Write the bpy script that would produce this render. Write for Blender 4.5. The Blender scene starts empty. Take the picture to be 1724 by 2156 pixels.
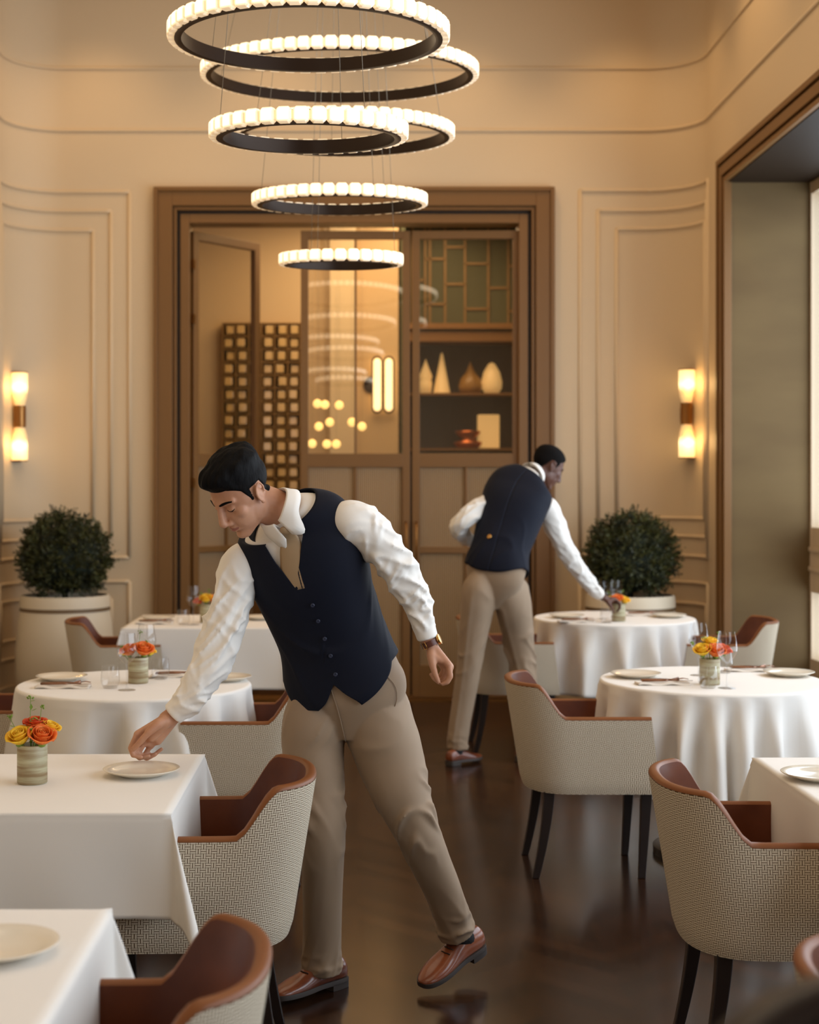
import bpy, bmesh, math, random
import numpy as np
from mathutils import Vector, Matrix, noise
from mathutils.bvhtree import BVHTree
random.seed(7)
PI = math.pi
SC = bpy.context.scene
COL = SC.collection
# ------------------------------------------------------------------ camera, world, lights, exposure
CX, CY, F, H = 754.0, 1018.0, 3200.0, 1.58
cam_d = bpy.data.cameras.new('camera'); cam = bpy.data.objects.new('camera', cam_d); COL.objects.link(cam)
cam.location = (0, 0, H); cam.rotation_euler = (PI/2, 0, 0)
cam_d.sensor_fit = 'VERTICAL'; cam_d.sensor_height = 36.0
cam_d.lens = F*36.0/2156.0
cam_d.shift_x = (862-CX)/2156.0
cam_d.shift_y = -(1078-CY)/2156.0
cam_d.dof.use_dof = True; cam_d.dof.focus_distance = 4.6; cam_d.dof.aperture_fstop = 3.1
cam_d.clip_start = 0.05; cam_d.clip_end = 60
SC.camera = cam
SC.view_settings.view_transform = 'Standard'; SC.view_settings.look = 'None'
SC.view_settings.exposure = 0.08; SC.view_settings.gamma = 1.0
SC.view_settings.use_curve_mapping = False
SC.cycles.max_bounces = 8; SC.cycles.transparent_max_bounces = 16
SC.cycles.sample_clamp_indirect = 4.0; SC.cycles.caustics_reflective = False; SC.cycles.caustics_refractive = False
SC.cycles.use_denoising = True
W = bpy.data.worlds.new('world'); SC.world = W; W.use_nodes = True
W.node_tree.nodes['Background'].inputs[0].default_value = (0.75, 0.86, 1.0, 1)
W.node_tree.nodes['Background'].inputs[1].default_value = 1.0

def area(name, loc, target, sx, sy, power, color, spread=PI):
    d = bpy.data.lights.new(name, 'AREA'); d.shape = 'RECTANGLE'; d.size = sx; d.size_y = sy
    d.energy = power; d.color = color; d.spread = spread
    o = bpy.data.objects.new(name, d); COL.objects.link(o); o.location = loc
    v = Vector(target)-Vector(loc); o.rotation_euler = v.to_track_quat('-Z', 'Y').to_euler()
    return o
def point(name, loc, power, color, r=0.05):
    d = bpy.data.lights.new(name, 'POINT'); d.energy = power; d.color = color; d.shadow_soft_size = r
    o = bpy.data.objects.new(name, d); COL.objects.link(o); o.location = loc; return o
def spot(name, loc, target, power, color, ang=70, r=0.08):
    d = bpy.data.lights.new(name, 'SPOT'); d.energy = power; d.color = color; d.spot_size = math.radians(ang); d.spot_blend = 0.8
    d.shadow_soft_size = r
    o = bpy.data.objects.new(name, d); COL.objects.link(o); o.location = loc
    v = Vector(target)-Vector(loc); o.rotation_euler = v.to_track_quat('-Z', 'Y').to_euler(); return o
COOL = (0.78, 0.89, 1.0); WARM = (1.0, 0.66, 0.33)
area('daylight_window', (3.22, 4.8, 1.9), (0, 4.8, 1.7), 10.4, 3.4, 400, COOL)
area('fill_behind_camera', (-1.9, -3.0, 2.4), (0.2, 4.0, 1.0), 1.0, 2.6, 30, (0.9, 0.95, 1.0))  # soft frontal fill added behind the camera; the wall there has no window
area('ceiling_glow', (0, 5.2, 5.5), (0, 5.2, 0), 3.6, 9.5, 92, (1.0, 0.83, 0.63))
for xx in (-1.9, -0.6, 0.7, 1.9):
    spot('cove_downlight', (xx, 10.25, 5.45), (xx, 11.0, 2.0), 40, WARM, 80)
for yy in (5.5, 7.5, 9.3):
    spot('side_downlight', (1.7, yy, 5.45), (2.45, yy, 3.4), 34, WARM, 80)
area('rear_room_light', (0.3, 12.6, 3.85), (0.1, 12.9, 0), 2.4, 1.6, 62, (1.0, 0.70, 0.38))

# ------------------------------------------------------------------ helpers
def lin(c):
    c = c/255.0
    return c/12.92 if c <= 0.04045 else ((c+0.055)/1.055)**2.4
def rgb(r, g, b): return (lin(r), lin(g), lin(b), 1)
def P(px, py, D): return Vector(((px-CX)*D/F, D, H+(CY-py)*D/F))
MATS = {}
def mat(name, col, rough=0.5, metal=0.0, spec=0.5, sheen=0.0, coat=0.0, emit=None, estr=0.0, sub=0.0):
    m = bpy.data.materials.new(name); m.use_nodes = True
    b = m.node_tree.nodes['Principled BSDF']
    b.inputs['Base Color'].default_value = col
    b.inputs['Roughness'].default_value = rough; b.inputs['Metallic'].default_value = metal
    b.inputs['Specular IOR Level'].default_value = spec
    b.inputs['Sheen Weight'].default_value = sheen; b.inputs['Coat Weight'].default_value = coat
    if sub: b.inputs['Subsurface Weight'].default_value = sub; b.inputs['Subsurface Radius'].default_value = (0.02, 0.008, 0.004); b.inputs['Subsurface Scale'].default_value = 0.3
    if emit: b.inputs['Emission Color'].default_value = emit; b.inputs['Emission Strength'].default_value = estr
    MATS[name] = m; return m
def nd(m, t, **kw):
    n = m.node_tree.nodes.new(t)
    for k, v in kw.items(): setattr(n, k, v)
    return n
def lk(m, a, b): m.node_tree.links.new(a, b)
def BS(m): return m.node_tree.nodes['Principled BSDF']
def noise_col(m, c1, c2, scale=5, stretch=(1, 1, 1), detail=6, coords='Object', p1=0.35, p2=0.65):
    tc = nd(m, 'ShaderNodeTexCoord'); mp = nd(m, 'ShaderNodeMapping'); mp.inputs['Scale'].default_value = stretch
    n = nd(m, 'ShaderNodeTexNoise'); n.inputs['Scale'].default_value = scale; n.inputs['Detail'].default_value = detail
    r = nd(m, 'ShaderNodeValToRGB'); r.color_ramp.elements[0].color = c1; r.color_ramp.elements[1].color = c2
    r.color_ramp.elements[0].position = p1; r.color_ramp.elements[1].position = p2
    lk(m, tc.outputs[coords], mp.inputs[0]); lk(m, mp.outputs[0], n.inputs['Vector']); lk(m, n.outputs['Fac'], r.inputs[0])
    lk(m, r.outputs[0], BS(m).inputs['Base Color']); return n, r
def bump(m, scale=50, strength=0.1, dist=0.01, stretch=(1, 1, 1), detail=4, src=None):
    if src is None:
        tc = nd(m, 'ShaderNodeTexCoord'); mp = nd(m, 'ShaderNodeMapping'); mp.inputs['Scale'].default_value = stretch
        n = nd(m, 'ShaderNodeTexNoise'); n.inputs['Scale'].default_value = scale; n.inputs['Detail'].default_value = detail
        lk(m, tc.outputs['Object'], mp.inputs[0]); lk(m, mp.outputs[0], n.inputs['Vector']); src = n.outputs['Fac']
    b = nd(m, 'ShaderNodeBump'); b.inputs['Strength'].default_value = strength; b.inputs['Distance'].default_value = dist
    lk(m, src, b.inputs['Height']); lk(m, b.outputs[0], BS(m).inputs['Normal'])

class MB:
    def __init__(s): s.v = []; s.f = []; s.uv = {}; s.mi = []
    def add(s, vs, fs, uvs=None, mi=0):
        o = len(s.v); s.v += [tuple(v) for v in vs]
        for k, f in enumerate(fs):
            if uvs is not None: s.uv[len(s.f)] = [uvs[i] for i in f]
            s.f.append(tuple(i+o for i in f)); s.mi.append(mi)
        return s
    def box(s, x0, x1, y0, y1, z0, z1, mi=0):
        v = [(x0,y0,z0),(x1,y0,z0),(x1,y1,z0),(x0,y1,z0),(x0,y0,z1),(x1,y0,z1),(x1,y1,z1),(x0,y1,z1)]
        return s.add(v, [(0,3,2,1),(4,5,6,7),(0,1,5,4),(1,2,6,5),(2,3,7,6),(3,0,4,7)], mi=mi)
    def grid(s, g, closed_u=False, closed_v=False, uv=None, mi=0, flip=False):
        nr, nc = len(g), len(g[0]); vs = [p for row in g for p in row]; fs = []
        for i in range(nr if closed_v else nr-1):
            for j in range(nc if closed_u else nc-1):
                i2 = (i+1) % nr; j2 = (j+1) % nc
                f = (i*nc+j, i*nc+j2, i2*nc+j2, i2*nc+j)
                fs.append(f[::-1] if flip else f)
        us = None
        if uv is not None: us = [p for row in uv for p in row]
        return s.add(vs, fs, us, mi)
    def lathe(s, prof, n=32, c=(0, 0, 0), mi=0, wob=None):
        g = []
        for (r, z) in prof:
            g.append([(c[0]+r*math.cos(2*PI*k/n), c[1]+r*math.sin(2*PI*k/n), c[2]+z) for k in range(n)])
        return s.grid(g, closed_u=True, mi=mi)
    def tube(s, pts, rad, n=10, cap=True, mi=0):
        pts = [Vector(p) for p in pts]; m = len(pts)
        rads = rad if hasattr(rad, '__len__') else [rad]*m
        t0 = (pts[1]-pts[0]).normalized(); up = Vector((0, 0, 1)) if abs(t0.z) < 0.9 else Vector((1, 0, 0))
        a = t0.cross(up).normalized(); g = []
        for i in range(m):
            t = (pts[min(i+1, m-1)]-pts[max(i-1, 0)]).normalized()
            a = (a - t*a.dot(t)).normalized(); b = t.cross(a)
            g.append([pts[i]+(a*math.cos(2*PI*k/n)+b*math.sin(2*PI*k/n))*rads[i] for k in range(n)])
        s.grid(g, closed_u=True, mi=mi)
        if cap:
            o = len(s.v)-m*n
            s.f.append(tuple(o+k for k in range(n))[::-1]); s.mi.append(mi)
            s.f.append(tuple(o+(m-1)*n+k for k in range(n))); s.mi.append(mi)
        return s
    def ell(s, c, r, n=20, m=12, rot=None, mi=0):
        g = []
        c = Vector(c)
        vs = []; 
        for i in range(1, m):
            th = PI*i/m
            for k in range(n):
                ph = 2*PI*k/n
                p = Vector((r[0]*math.sin(th)*math.cos(ph), r[1]*math.sin(th)*math.sin(ph), r[2]*math.cos(th)))
                vs.append(c+(rot @ p if rot else p))
        top = Vector((0, 0, r[2])); bot = Vector((0, 0, -r[2]))
        vs.append(c+(rot @ top if rot else top)); vs.append(c+(rot @ bot if rot else bot))
        fs = []
        for i in range(m-2):
            for k in range(n):
                fs.append((i*n+k, (i+1)*n+k, (i+1)*n+(k+1) % n, i*n+(k+1) % n))
        T = (m-1)*n
        for k in range(n):
            fs.append((T, k, (k+1) % n)); fs.append((T+1, (m-2)*n+(k+1) % n, (m-2)*n+k))
        return s.add(vs, fs, mi=mi)
    def cap(s, a, b, ra, rb, n=14):     # tapered capsule
        a = Vector(a); b = Vector(b); d = b-a; L = max(d.length, 1e-6); t = d/L
        pts = []; rs = []
        for k in range(5):
            an = PI/2*(1-k/5); pts.append(a-t*ra*math.sin(an)); rs.append(max(ra*math.cos(an), ra*0.05))
        for k in range(5):
            f = k/4; pts.append(a+d*f); rs.append(ra+(rb-ra)*f)
        for k in range(1, 6):
            an = PI/2*k/5; pts.append(b+t*rb*math.sin(an)); rs.append(max(rb*math.cos(an), rb*0.05))
        return s.tube(pts, rs, n)
    def mesh(s, name, smooth=True):
        me = bpy.data.meshes.new(name); me.from_pydata(s.v, [], s.f)
        if s.uv:
            ul = me.uv_layers.new(name='UVMap')
            for pi, p in enumerate(me.polygons):
                u = s.uv.get(pi)
                if u:
                    for k, li in enumerate(p.loop_indices): ul.data[li].uv = u[k]
        if smooth is not False: me.polygons.foreach_set('use_smooth', [True]*len(me.polygons))
        me.polygons.foreach_set('material_index', s.mi)
        me.update(); return me

def obj(name, mesh, mats, parent=None, loc=None, smooth=True, bevel=0, sub=0, angle=None, fix=True):
    if isinstance(mesh, MB): mesh = mesh.mesh(name, smooth)
    if fix:
        bm = bmesh.new(); bm.from_mesh(mesh); bmesh.ops.recalc_face_normals(bm, faces=bm.faces); bm.to_mesh(mesh); bm.free()
    o = bpy.data.objects.new(name, mesh); COL.objects.link(o)
    for m in (mats if isinstance(mats, (list, tuple)) else [mats]): mesh.materials.append(m)
    if parent: o.parent = parent
    if loc is not None: o.location = loc
    if bevel:
        b = o.modifiers.new('bevel', 'BEVEL'); b.width = bevel; b.segments = 2; b.limit_method = 'ANGLE'; b.angle_limit = math.radians(40)
    if sub:
        q = o.modifiers.new('sub', 'SUBSURF'); q.levels = sub; q.render_levels = sub
    if smooth == 'auto': shade_auto(mesh, math.radians(angle or 40))
    return o
def shade_auto(me, ang):
    bm = bmesh.new(); bm.from_mesh(me)
    for e in bm.edges:
        if len(e.link_faces) == 2 and e.calc_face_angle(0) > ang: e.smooth = False
    bm.to_mesh(me); bm.free()
def thing(name, label, cat, loc=(0, 0, 0), rz=0, group=None):
    o = bpy.data.objects.new(name, None); COL.objects.link(o); o.location = loc; o.rotation_euler = (0, 0, rz)
    o.empty_display_size = 0.1
    return tag(o, label, cat, group)
def tag(o, label, cat, group=None, kind=None):
    o['label'] = label; o['category'] = cat
    if group: o['group'] = group
    if kind: o['kind'] = kind
    return o
def struct(name, mb, m, parent=None, smooth=False, bevel=0, label=None):
    o = obj(name, mb, m, parent, smooth=smooth, bevel=bevel)
    if parent is None: o['kind'] = 'structure'
    if label: o['label'] = label
    return o
def dup(root, loc=None, rz=None, label=None, group=None):
    r = root.copy(); COL.objects.link(r)
    if loc is not None: r.location = loc
    if rz is not None: r.rotation_euler = (0, 0, rz)
    if label: r['label'] = label
    if group: r['group'] = group
    for ch in list(root.children):
        c = ch.copy(); COL.objects.link(c); c.parent = r
        for g in list(ch.children):
            d = g.copy(); COL.objects.link(d); d.parent = c
    return r
def sm(x, a, b):
    t = min(max((x-a)/(b-a), 0), 1); return t*t*(3-2*t)

# ------------------------------------------------------------------ materials
wallm = mat('wall_paint', rgb(212, 188, 154), 0.6); bump(wallm, 180, 0.05, 0.002)
ceilm = mat('ceiling_paint', rgb(205, 182, 150), 0.7)
trim_m = mat('bronze_trim', rgb(122, 84, 40), 0.45, 0.1); 
darkgap = mat('dark_gap', rgb(40, 26, 15), 0.5)
jamb_m = mat('olive_linen', rgb(102, 80, 44), 0.8); noise_col(jamb_m, rgb(98, 76, 42), rgb(108, 86, 50), 1.2, (1, 1, 3))
cream_m = mat('cream_frame', rgb(205, 182, 152), 0.5)
floor_m = mat('dark_parquet', rgb(60, 38, 22), 0.3, 0, 0.26)
def parquet(m):
    tc = nd(m, 'ShaderNodeTexCoord'); sep = nd(m, 'ShaderNodeSeparateXYZ'); lk(m, tc.outputs['Object'], sep.inputs[0])
    def M(op, a, b=None, c=None):
        n = nd(m, 'ShaderNodeMath', operation=op)
        for i, v in enumerate((a, b, c)):
            if v is None: continue
            if isinstance(v, (int, float)): n.inputs[i].default_value = v
            else: lk(m, v, n.inputs[i])
        return n.outputs[0]
    wv = 0.55                                             # chevron column width
    xs = M('DIVIDE', sep.outputs[0], wv); tri = M('PINGPONG', xs, 0.5)
    yy = M('ADD', M('DIVIDE', sep.outputs[1], wv), tri)
    pl = M('MULTIPLY', yy, 5.0); idx = M('FLOOR', pl); fr = M('FRACT', pl)
    col = M('FLOOR', M('MULTIPLY', xs, 2.0))
    comb = nd(m, 'ShaderNodeCombineXYZ'); lk(m, idx, comb.inputs[0]); lk(m, col, comb.inputs[1])
    wn = nd(m, 'ShaderNodeTexWhiteNoise', noise_dimensions='3D'); lk(m, comb.outputs[0], wn.inputs['Vector'])
    nz = nd(m, 'ShaderNodeTexNoise'); nz.inputs['Scale'].default_value = 4; nz.inputs['Detail'].default_value = 8
    mp = nd(m, 'ShaderNodeMapping'); mp.inputs['Scale'].default_value = (9, 1.6, 1); lk(m, tc.outputs['Object'], mp.inputs[0]); lk(m, mp.outputs[0], nz.inputs['Vector'])
    mix = M('ADD', M('MULTIPLY', wn.outputs['Value'], 0.45), M('MULTIPLY', nz.outputs['Fac'], 0.6))
    r = nd(m, 'ShaderNodeValToRGB'); r.color_ramp.elements[0].color = rgb(34, 19, 11); r.color_ramp.elements[1].color = rgb(58, 35, 20)
    r.color_ramp.elements[0].position = 0.2; r.color_ramp.elements[1].position = 0.85; lk(m, mix, r.inputs[0])
    edge = M('LESS_THAN', M('ABSOLUTE', M('SUBTRACT', fr, 0.5)), 0.488)
    mx = nd(m, 'ShaderNodeMix', data_type='RGBA'); lk(m, edge, mx.inputs[0]); mx.inputs[6].default_value = rgb(30, 18, 11); lk(m, r.outputs[0], mx.inputs[7])
    lk(m, mx.outputs[2], BS(m).inputs['Base Color'])
    BS(m).inputs['Roughness'].default_value = 0.19
    bump(m, 2, 0.02, 0.01)
parquet(floor_m)
linen = mat('white_linen', rgb(236, 230, 222), 0.75, sheen=0.15); bump(linen, 500, 0.08, 0.001)
leather = mat('cognac_leather', rgb(104, 52, 24), 0.42, 0, 0.35); noise_col(leather, rgb(88, 42, 20), rgb(110, 56, 28), 6); bump(leather, 260, 0.12, 0.001)
rim_m = mat('tan_leather_edge', rgb(124, 72, 34), 0.45, 0, 0.3); bump(rim_m, 260, 0.1, 0.001)
darkwood = mat('dark_wood_leg', rgb(34, 24, 20), 0.35)
def weave(name, light, dark, p=0.0125):
    m = mat(name, light, 0.85, 0, 0.2)
    uv = nd(m, 'ShaderNodeUVMap'); sep = nd(m, 'ShaderNodeSeparateXYZ'); lk(m, uv.outputs[0], sep.inputs[0])
    def M(op, a, b=None):
        n = nd(m, 'ShaderNodeMath', operation=op)
        for i, v in enumerate((a, b)):
            if v is None: continue
            if isinstance(v, (int, float)): n.inputs[i].default_value = v
            else: lk(m, v, n.inputs[i])
        return n.outputs[0]
    # long dashes laid basket-wise: each row is shifted by one cell
    u = M('DIVIDE', sep.outputs[0], p); v = M('DIVIDE', sep.outputs[1], p)
    ck = M('FLOORED_MODULO', M('ADD', M('FLOOR', u), M('FLOOR', v)), 2.0)
    def strands(a, k):
        return M('GREATER_THAN', M('ABSOLUTE', M('SUBTRACT', M('FRACT', M('MULTIPLY', a, k)), 0.5)), 0.30)
    h1 = M('SUBTRACT', 1.0, strands(v, 2.0)); h2 = M('SUBTRACT', 1.0, strands(u, 2.0))
    pat = M('ADD', M('MULTIPLY', h1, ck), M('MULTIPLY', h2, M('SUBTRACT', 1.0, ck)))
    mx = nd(m, 'ShaderNodeMix', data_type='RGBA'); lk(m, pat, mx.inputs[0]); mx.inputs[6].default_value = dark; mx.inputs[7].default_value = light
    lk(m, mx.outputs[2], BS(m).inputs['Base Color']); bump(m, 1, 0.35, 0.0015, src=pat); return m
weave_m = weave('basket_weave', rgb(226, 212, 188), rgb(104, 80, 56))
ceramic = mat('cream_ceramic', rgb(232, 222, 204), 0.12, 0, 0.5, coat=0.3)
potclay = mat('glazed_vase', rgb(150, 142, 104), 0.45)
n_, r_ = noise_col(potclay, rgb(142, 120, 86), rgb(186, 182, 150), 9, (0.6, 0.6, 6), p1=0.38, p2=0.6)
napkin_m = mat('napkin_linen', rgb(226, 216, 204), 0.8)
steel = mat('cutlery_copper', rgb(150, 112, 92), 0.25, 0.9)
green_m = mat('hedge_leaf', rgb(34, 46, 20), 0.6); noise_col(green_m, rgb(26, 30, 8), rgb(70, 72, 24), 14)
stem_g = mat('fresh_green', rgb(112, 140, 44), 0.5)
planter_m = mat('cream_planter', rgb(222, 206, 180), 0.5); band_m = mat('brown_band', rgb(122, 96, 66), 0.5)
soil_m = mat('soil', rgb(30, 22, 15), 0.9)
brass = mat('aged_brass', rgb(150, 104, 54), 0.3, 0.8)
ringmetal = mat('dark_bronze_ring', rgb(52, 38, 28), 0.35, 0.6)
cable_m = mat('steel_cable', rgb(150, 140, 125), 0.35, 0.8)
def petal(name, c1, c2):
    m = mat(name, c1, 0.55, 0, 0.3, sub=0.15); noise_col(m, c1, c2, 60); return m
yel = petal('yellow_petal', rgb(250, 208, 62), rgb(240, 178, 40)); org = petal('orange_petal', rgb(242, 138, 62), rgb(228, 98, 34)); red_o = petal('deep_orange_petal', rgb(222, 88, 30), rgb(196, 60, 22))
def thin_glass(name, tint=(1, 1, 1, 1), f0=0.05, rough=0.0):
    """thin clear sheet: reflects by angle the same from both faces, lets the rest straight through"""
    m = bpy.data.materials.new(name); m.use_nodes = True; t = m.node_tree; t.nodes.clear()
    out = t.nodes.new('ShaderNodeOutputMaterial'); mix = t.nodes.new('ShaderNodeMixShader')
    tr = t.nodes.new('ShaderNodeBsdfTransparent'); tr.inputs[0].default_value = tint
    gl = t.nodes.new('ShaderNodeBsdfGlossy'); gl.inputs['Roughness'].default_value = rough
    ge = t.nodes.new('ShaderNodeNewGeometry'); dt = t.nodes.new('ShaderNodeVectorMath'); dt.operation = 'DOT_PRODUCT'
    t.links.new(ge.outputs['Normal'], dt.inputs[0]); t.links.new(ge.outputs['Incoming'], dt.inputs[1])
    def M(op, a, b=None):
        n = t.nodes.new('ShaderNodeMath'); n.operation = op
        for i, v in enumerate((a, b)):
            if v is None: continue
            if isinstance(v, (int, float)): n.inputs[i].default_value = v
            else: t.links.new(v, n.inputs[i])
        return n.outputs[0]
    c = M('SUBTRACT', 1.0, M('ABSOLUTE', dt.outputs['Value'])); fac = M('ADD', M('MULTIPLY', M('POWER', c, 5.0), 1-f0), f0)
    t.links.new(fac, mix.inputs[0]); t.links.new(tr.outputs[0], mix.inputs[1]); t.links.new(gl.outputs[0], mix.inputs[2]); t.links.new(mix.outputs[0], out.inputs[0])
    return m
pane_m = thin_glass('door_glass', (0.95, 0.92, 0.87, 1), 0.16)
wine_m = thin_glass('drinking_glass', (0.96, 0.96, 0.96, 1), 0.06)
flute = mat('reeded_glass', rgb(176, 142, 100), 0.4)
def fl(m):
    t = m.node_tree; out = t.nodes['Material Output']; mix = nd(m, 'ShaderNodeMixShader'); mix.inputs[0].default_value = 0.25
    tr = nd(m, 'ShaderNodeBsdfTransparent'); lk(m, BS(m).outputs[0], mix.inputs[1]); lk(m, tr.outputs[0], mix.inputs[2]); lk(m, mix.outputs[0], out.inputs[0])
    BS(m).inputs['Transmission Weight'].default_value = 0.0
    tc = nd(m, 'ShaderNodeTexCoord'); wv = nd(m, 'ShaderNodeTexWave', wave_type='BANDS', bands_direction='X'); wv.inputs['Scale'].default_value = 22
    lk(m, tc.outputs['Object'], wv.inputs[0]); bump(m, src=wv.outputs['Fac'], strength=0.7, dist=0.008)
    r = nd(m, 'ShaderNodeValToRGB'); r.color_ramp.elements[0].color = rgb(150, 116, 76); r.color_ramp.elements[1].color = rgb(192, 158, 116)
    lk(m, wv.outputs['Fac'], r.inputs[0]); lk(m, r.outputs[0], BS(m).inputs['Base Color'])
fl(flute)

# ------------------------------------------------------------------ the room
YB, XR, XL, RC, ZC = 11.06, 2.455, -2.51, 0.38, 5.6
DL, DR, DT = -1.483, 1.424, 3.73                       # outer edge of the door casing
f = MB(); f.box(-2.8, 3.4, -3.2, 16.0, -0.1, 0); struct('floor', f, floor_m)
f = MB(); f.box(-2.8, 3.6, -3.2, 11.3, ZC, ZC+0.1); struct('ceiling', f, ceilm)
def arc_pts(cx, cy, r, a0, a1, n=14): return [(cx+r*math.cos(a0+(a1-a0)*k/n), cy+r*math.sin(a0+(a1-a0)*k/n)) for k in range(n+1)]
pathR = [(DR-0.02, YB)]+arc_pts(XR-RC, YB-RC, RC, PI/2, 0)+[(XR, 10.235)]
pathL = [(DL+0.02, YB)]+arc_pts(XL+RC, YB-RC, RC, PI/2, PI)+[(XL, 10.3)]
def wall_strip(path, z0, z1, thick=0.18, zs=None, off=0.0):
    """A wall that follows a plan path: an inner and an outer skin."""
    P2 = [Vector((a, b)) for a, b in path]; nr = []
    for i, p in enumerate(P2):
        t = (P2[min(i+1, len(P2)-1)]-P2[max(i-1, 0)]).normalized(); n = Vector((t.y, -t.x))
        if n.dot(Vector((0, 6.5))-p) < 0: n = -n
        nr.append(n)
    mb = MB()
    inn = [[(p.x+n.x*off, p.y+n.y*off, z) for p, n in zip(P2, nr)] for z in (z0, z1)]
    out = [[(p.x-n.x*thick, p.y-n.y*thick, z) for p, n in zip(P2, nr)] for z in (z0, z1)]
    mb.grid(inn, flip=False); mb.grid(out, flip=True)
    for e in (0, -1):
        mb.add([inn[0][e], inn[1][e], out[1][e], out[0][e]], [(0, 1, 2, 3)])
    mb.add(inn[1]+out[1], [(k, k+1, len(P2)+k+1, len(P2)+k) for k in range(len(P2)-1)])
    mb.add(inn[0]+out[0], [(k, k+1, len(P2)+k+1, len(P2)+k) for k in range(len(P2)-1)])
    return mb, P2, nr
def merge(*ms):
    r = MB()
    for m in ms: r.add(m.v, m.f)
    return r
wR, PR, NR = wall_strip(pathR, 0, ZC); wL, PL, NL = wall_strip(pathL, 0, ZC)
top = MB(); top.box(DL+0.02, DR-0.02, YB, YB+0.18, DT-0.02, ZC)
struct('wall_back', merge(wR, wL, top), wallm, smooth='auto')
# right wall with two tall openings, then the recess behind them
w = MB()
w.box(XR, XR+0.16, -3.2, 10.235, 3.746, ZC); w.box(XR, XR+0.16, -3.2, -0.4, 0, 3.746)
struct('wall_right', w, wallm)
w = MB(); w.box(XL-0.18, XL, -3.2, 10.3, 0, ZC); struct('wall_left', w, wallm)
w = MB(); w.box(-2.8, 3.4, -3.35, -3.2, 0, ZC); struct('wall_front', w, wallm)
# recess linings (linen-clad) and soffit
rec = MB()
rec.box(XR, 3.16, 10.10, 10.235, 0, 3.6); struct('trim_1', rec, jamb_m)
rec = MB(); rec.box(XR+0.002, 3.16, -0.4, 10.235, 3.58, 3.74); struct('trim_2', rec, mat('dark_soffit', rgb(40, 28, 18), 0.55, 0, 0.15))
# stepped bronze casing of the opening
def casing_right(name, y0, y1, zt):
    mb = MB()
    for (a, b, t) in ((0, 0.035, 0.05), (0.035, 0.05, 0.02), (0.05, 0.115, 0.04), (0.115, 0.13, 0.015), (0.13, 0.16, 0.03)):
        mb.box(XR-t, XR+0.02, y1-b, y1-a, 0, zt-a); mb.box(XR-t, XR+0.02, y0+a, y0+b, 0, zt-a)
        mb.box(XR-t, XR+0.02, y0+b, y1-b, zt-b, zt-a)
    struct(name, mb, trim_m, bevel=0.002)
casing_right('trim_3', -0.4, 10.235, 3.746)
# windows: cream frames, clear panes
def window(name, y0, y1):
    fr = MB()
    fr.box(3.0, 3.1, y1-0.03, y1, 0, 3.58); fr.box(3.0, 3.1, y0, y0+0.03, 0, 3.58)
    n = 6; wd = (y1-y0)/n
    for k in range(1, n): fr.box(3.0, 3.1, y0+k*wd-0.04, y0+k*wd+0.04, 0, 3.58)
    for (a, b) in ((0, 0.42), (0.86, 1.29), (3.5, 3.58)): fr.box(3.005, 3.095, y0, y1, a, b)
    for z in (1.0, 1.13): fr.box(2.99, 3.0, y0, y1, z, z+0.03)
    o = struct(name, fr, cream_m, bevel=0.003)
    for k in range(n):
        for (a, b) in ((0.42, 0.86), (1.29, 3.5)):
            ya, yb = y0+k*wd+0.02, y0+(k+1)*wd-0.02; p = MB(); p.add([(3.012, ya, a), (3.012, yb, a), (3.012, yb, b), (3.012, ya, b)], [(0, 1, 2, 3)])
            obj('window_pane', p, MATS['wg'], o, smooth=False)
MATS['wg'] = thin_glass('window_glass')
window('window_1', -0.4, 10.1)
w = MB(); w.box(XR, 3.16, -0.5, -0.4, 0, 3.6); struct('trim_4', w, jamb_m)

# wall mouldings: a thin half-round bead swept along the wall's plan at one height, and down the flat part
def run_bead(P2, nr, s0, s1, z, r=0.011, n=6):
    """bead along the path between arclengths s0..s1 measured from the door casing"""
    L = [0]
    for i in range(1, len(P2)): L.append(L[-1]+(P2[i]-P2[i-1]).length)
    def at(s):
        for i in range(1, len(P2)):
            if s <= L[i] or i == len(P2)-1:
                t = (s-L[i-1])/(L[i]-L[i-1]); p = P2[i-1].lerp(P2[i], t); q = nr[i-1].lerp(nr[i], t).normalized(); return p, q
    pts = []
    m = max(2, int((s1-s0)/0.04))
    for k in range(m+1):
        p, q = at(s0+(s1-s0)*k/m); pts.append(Vector((p.x+q.x*0.002, p.y+q.y*0.002, z)))
    return pts, at, L[-1]
def panel(P2, nr, rects, hi):
    mb = MB()
    for (s0, s1, z0, z1) in rects:
        for z in (z0, z1):
            pts, at, T = run_bead(P2, nr, s0, min(s1, 99), z); mb.tube(pts, 0.014, 8)
        for s in (s0, s1):
            p, q = at(s); mb.tube([(p.x+q.x*0.002, p.y+q.y*0.002, z0), (p.x+q.x*0.002, p.y+q.y*0.002, z1)], 0.014, 8)
    return mb
# s measured from the casing edge outwards
mold = wallm
rR = [(0.21, 1.29, 1.06, 3.71), (0.34, 1.25, 1.20, 3.565), (0.475, 1.21, 1.33, 3.43), (0.21, 1.29, 0.26, 0.87), (0.34, 1.25, 0.40, 0.72)]
rL = [(0.20, 1.33, 1.04, 3.70), (0.335, 1.29, 1.17, 3.56), (0.465, 1.25, 1.31, 3.42), (0.20, 1.33, 0.33, 0.865), (0.335, 1.29, 0.46, 0.74)]
struct('trim_5', panel(PR, NR, rR, 0), mold, smooth=True); struct('trim_6', panel(PL, NL, rL, 0), mold, smooth=True)
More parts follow.
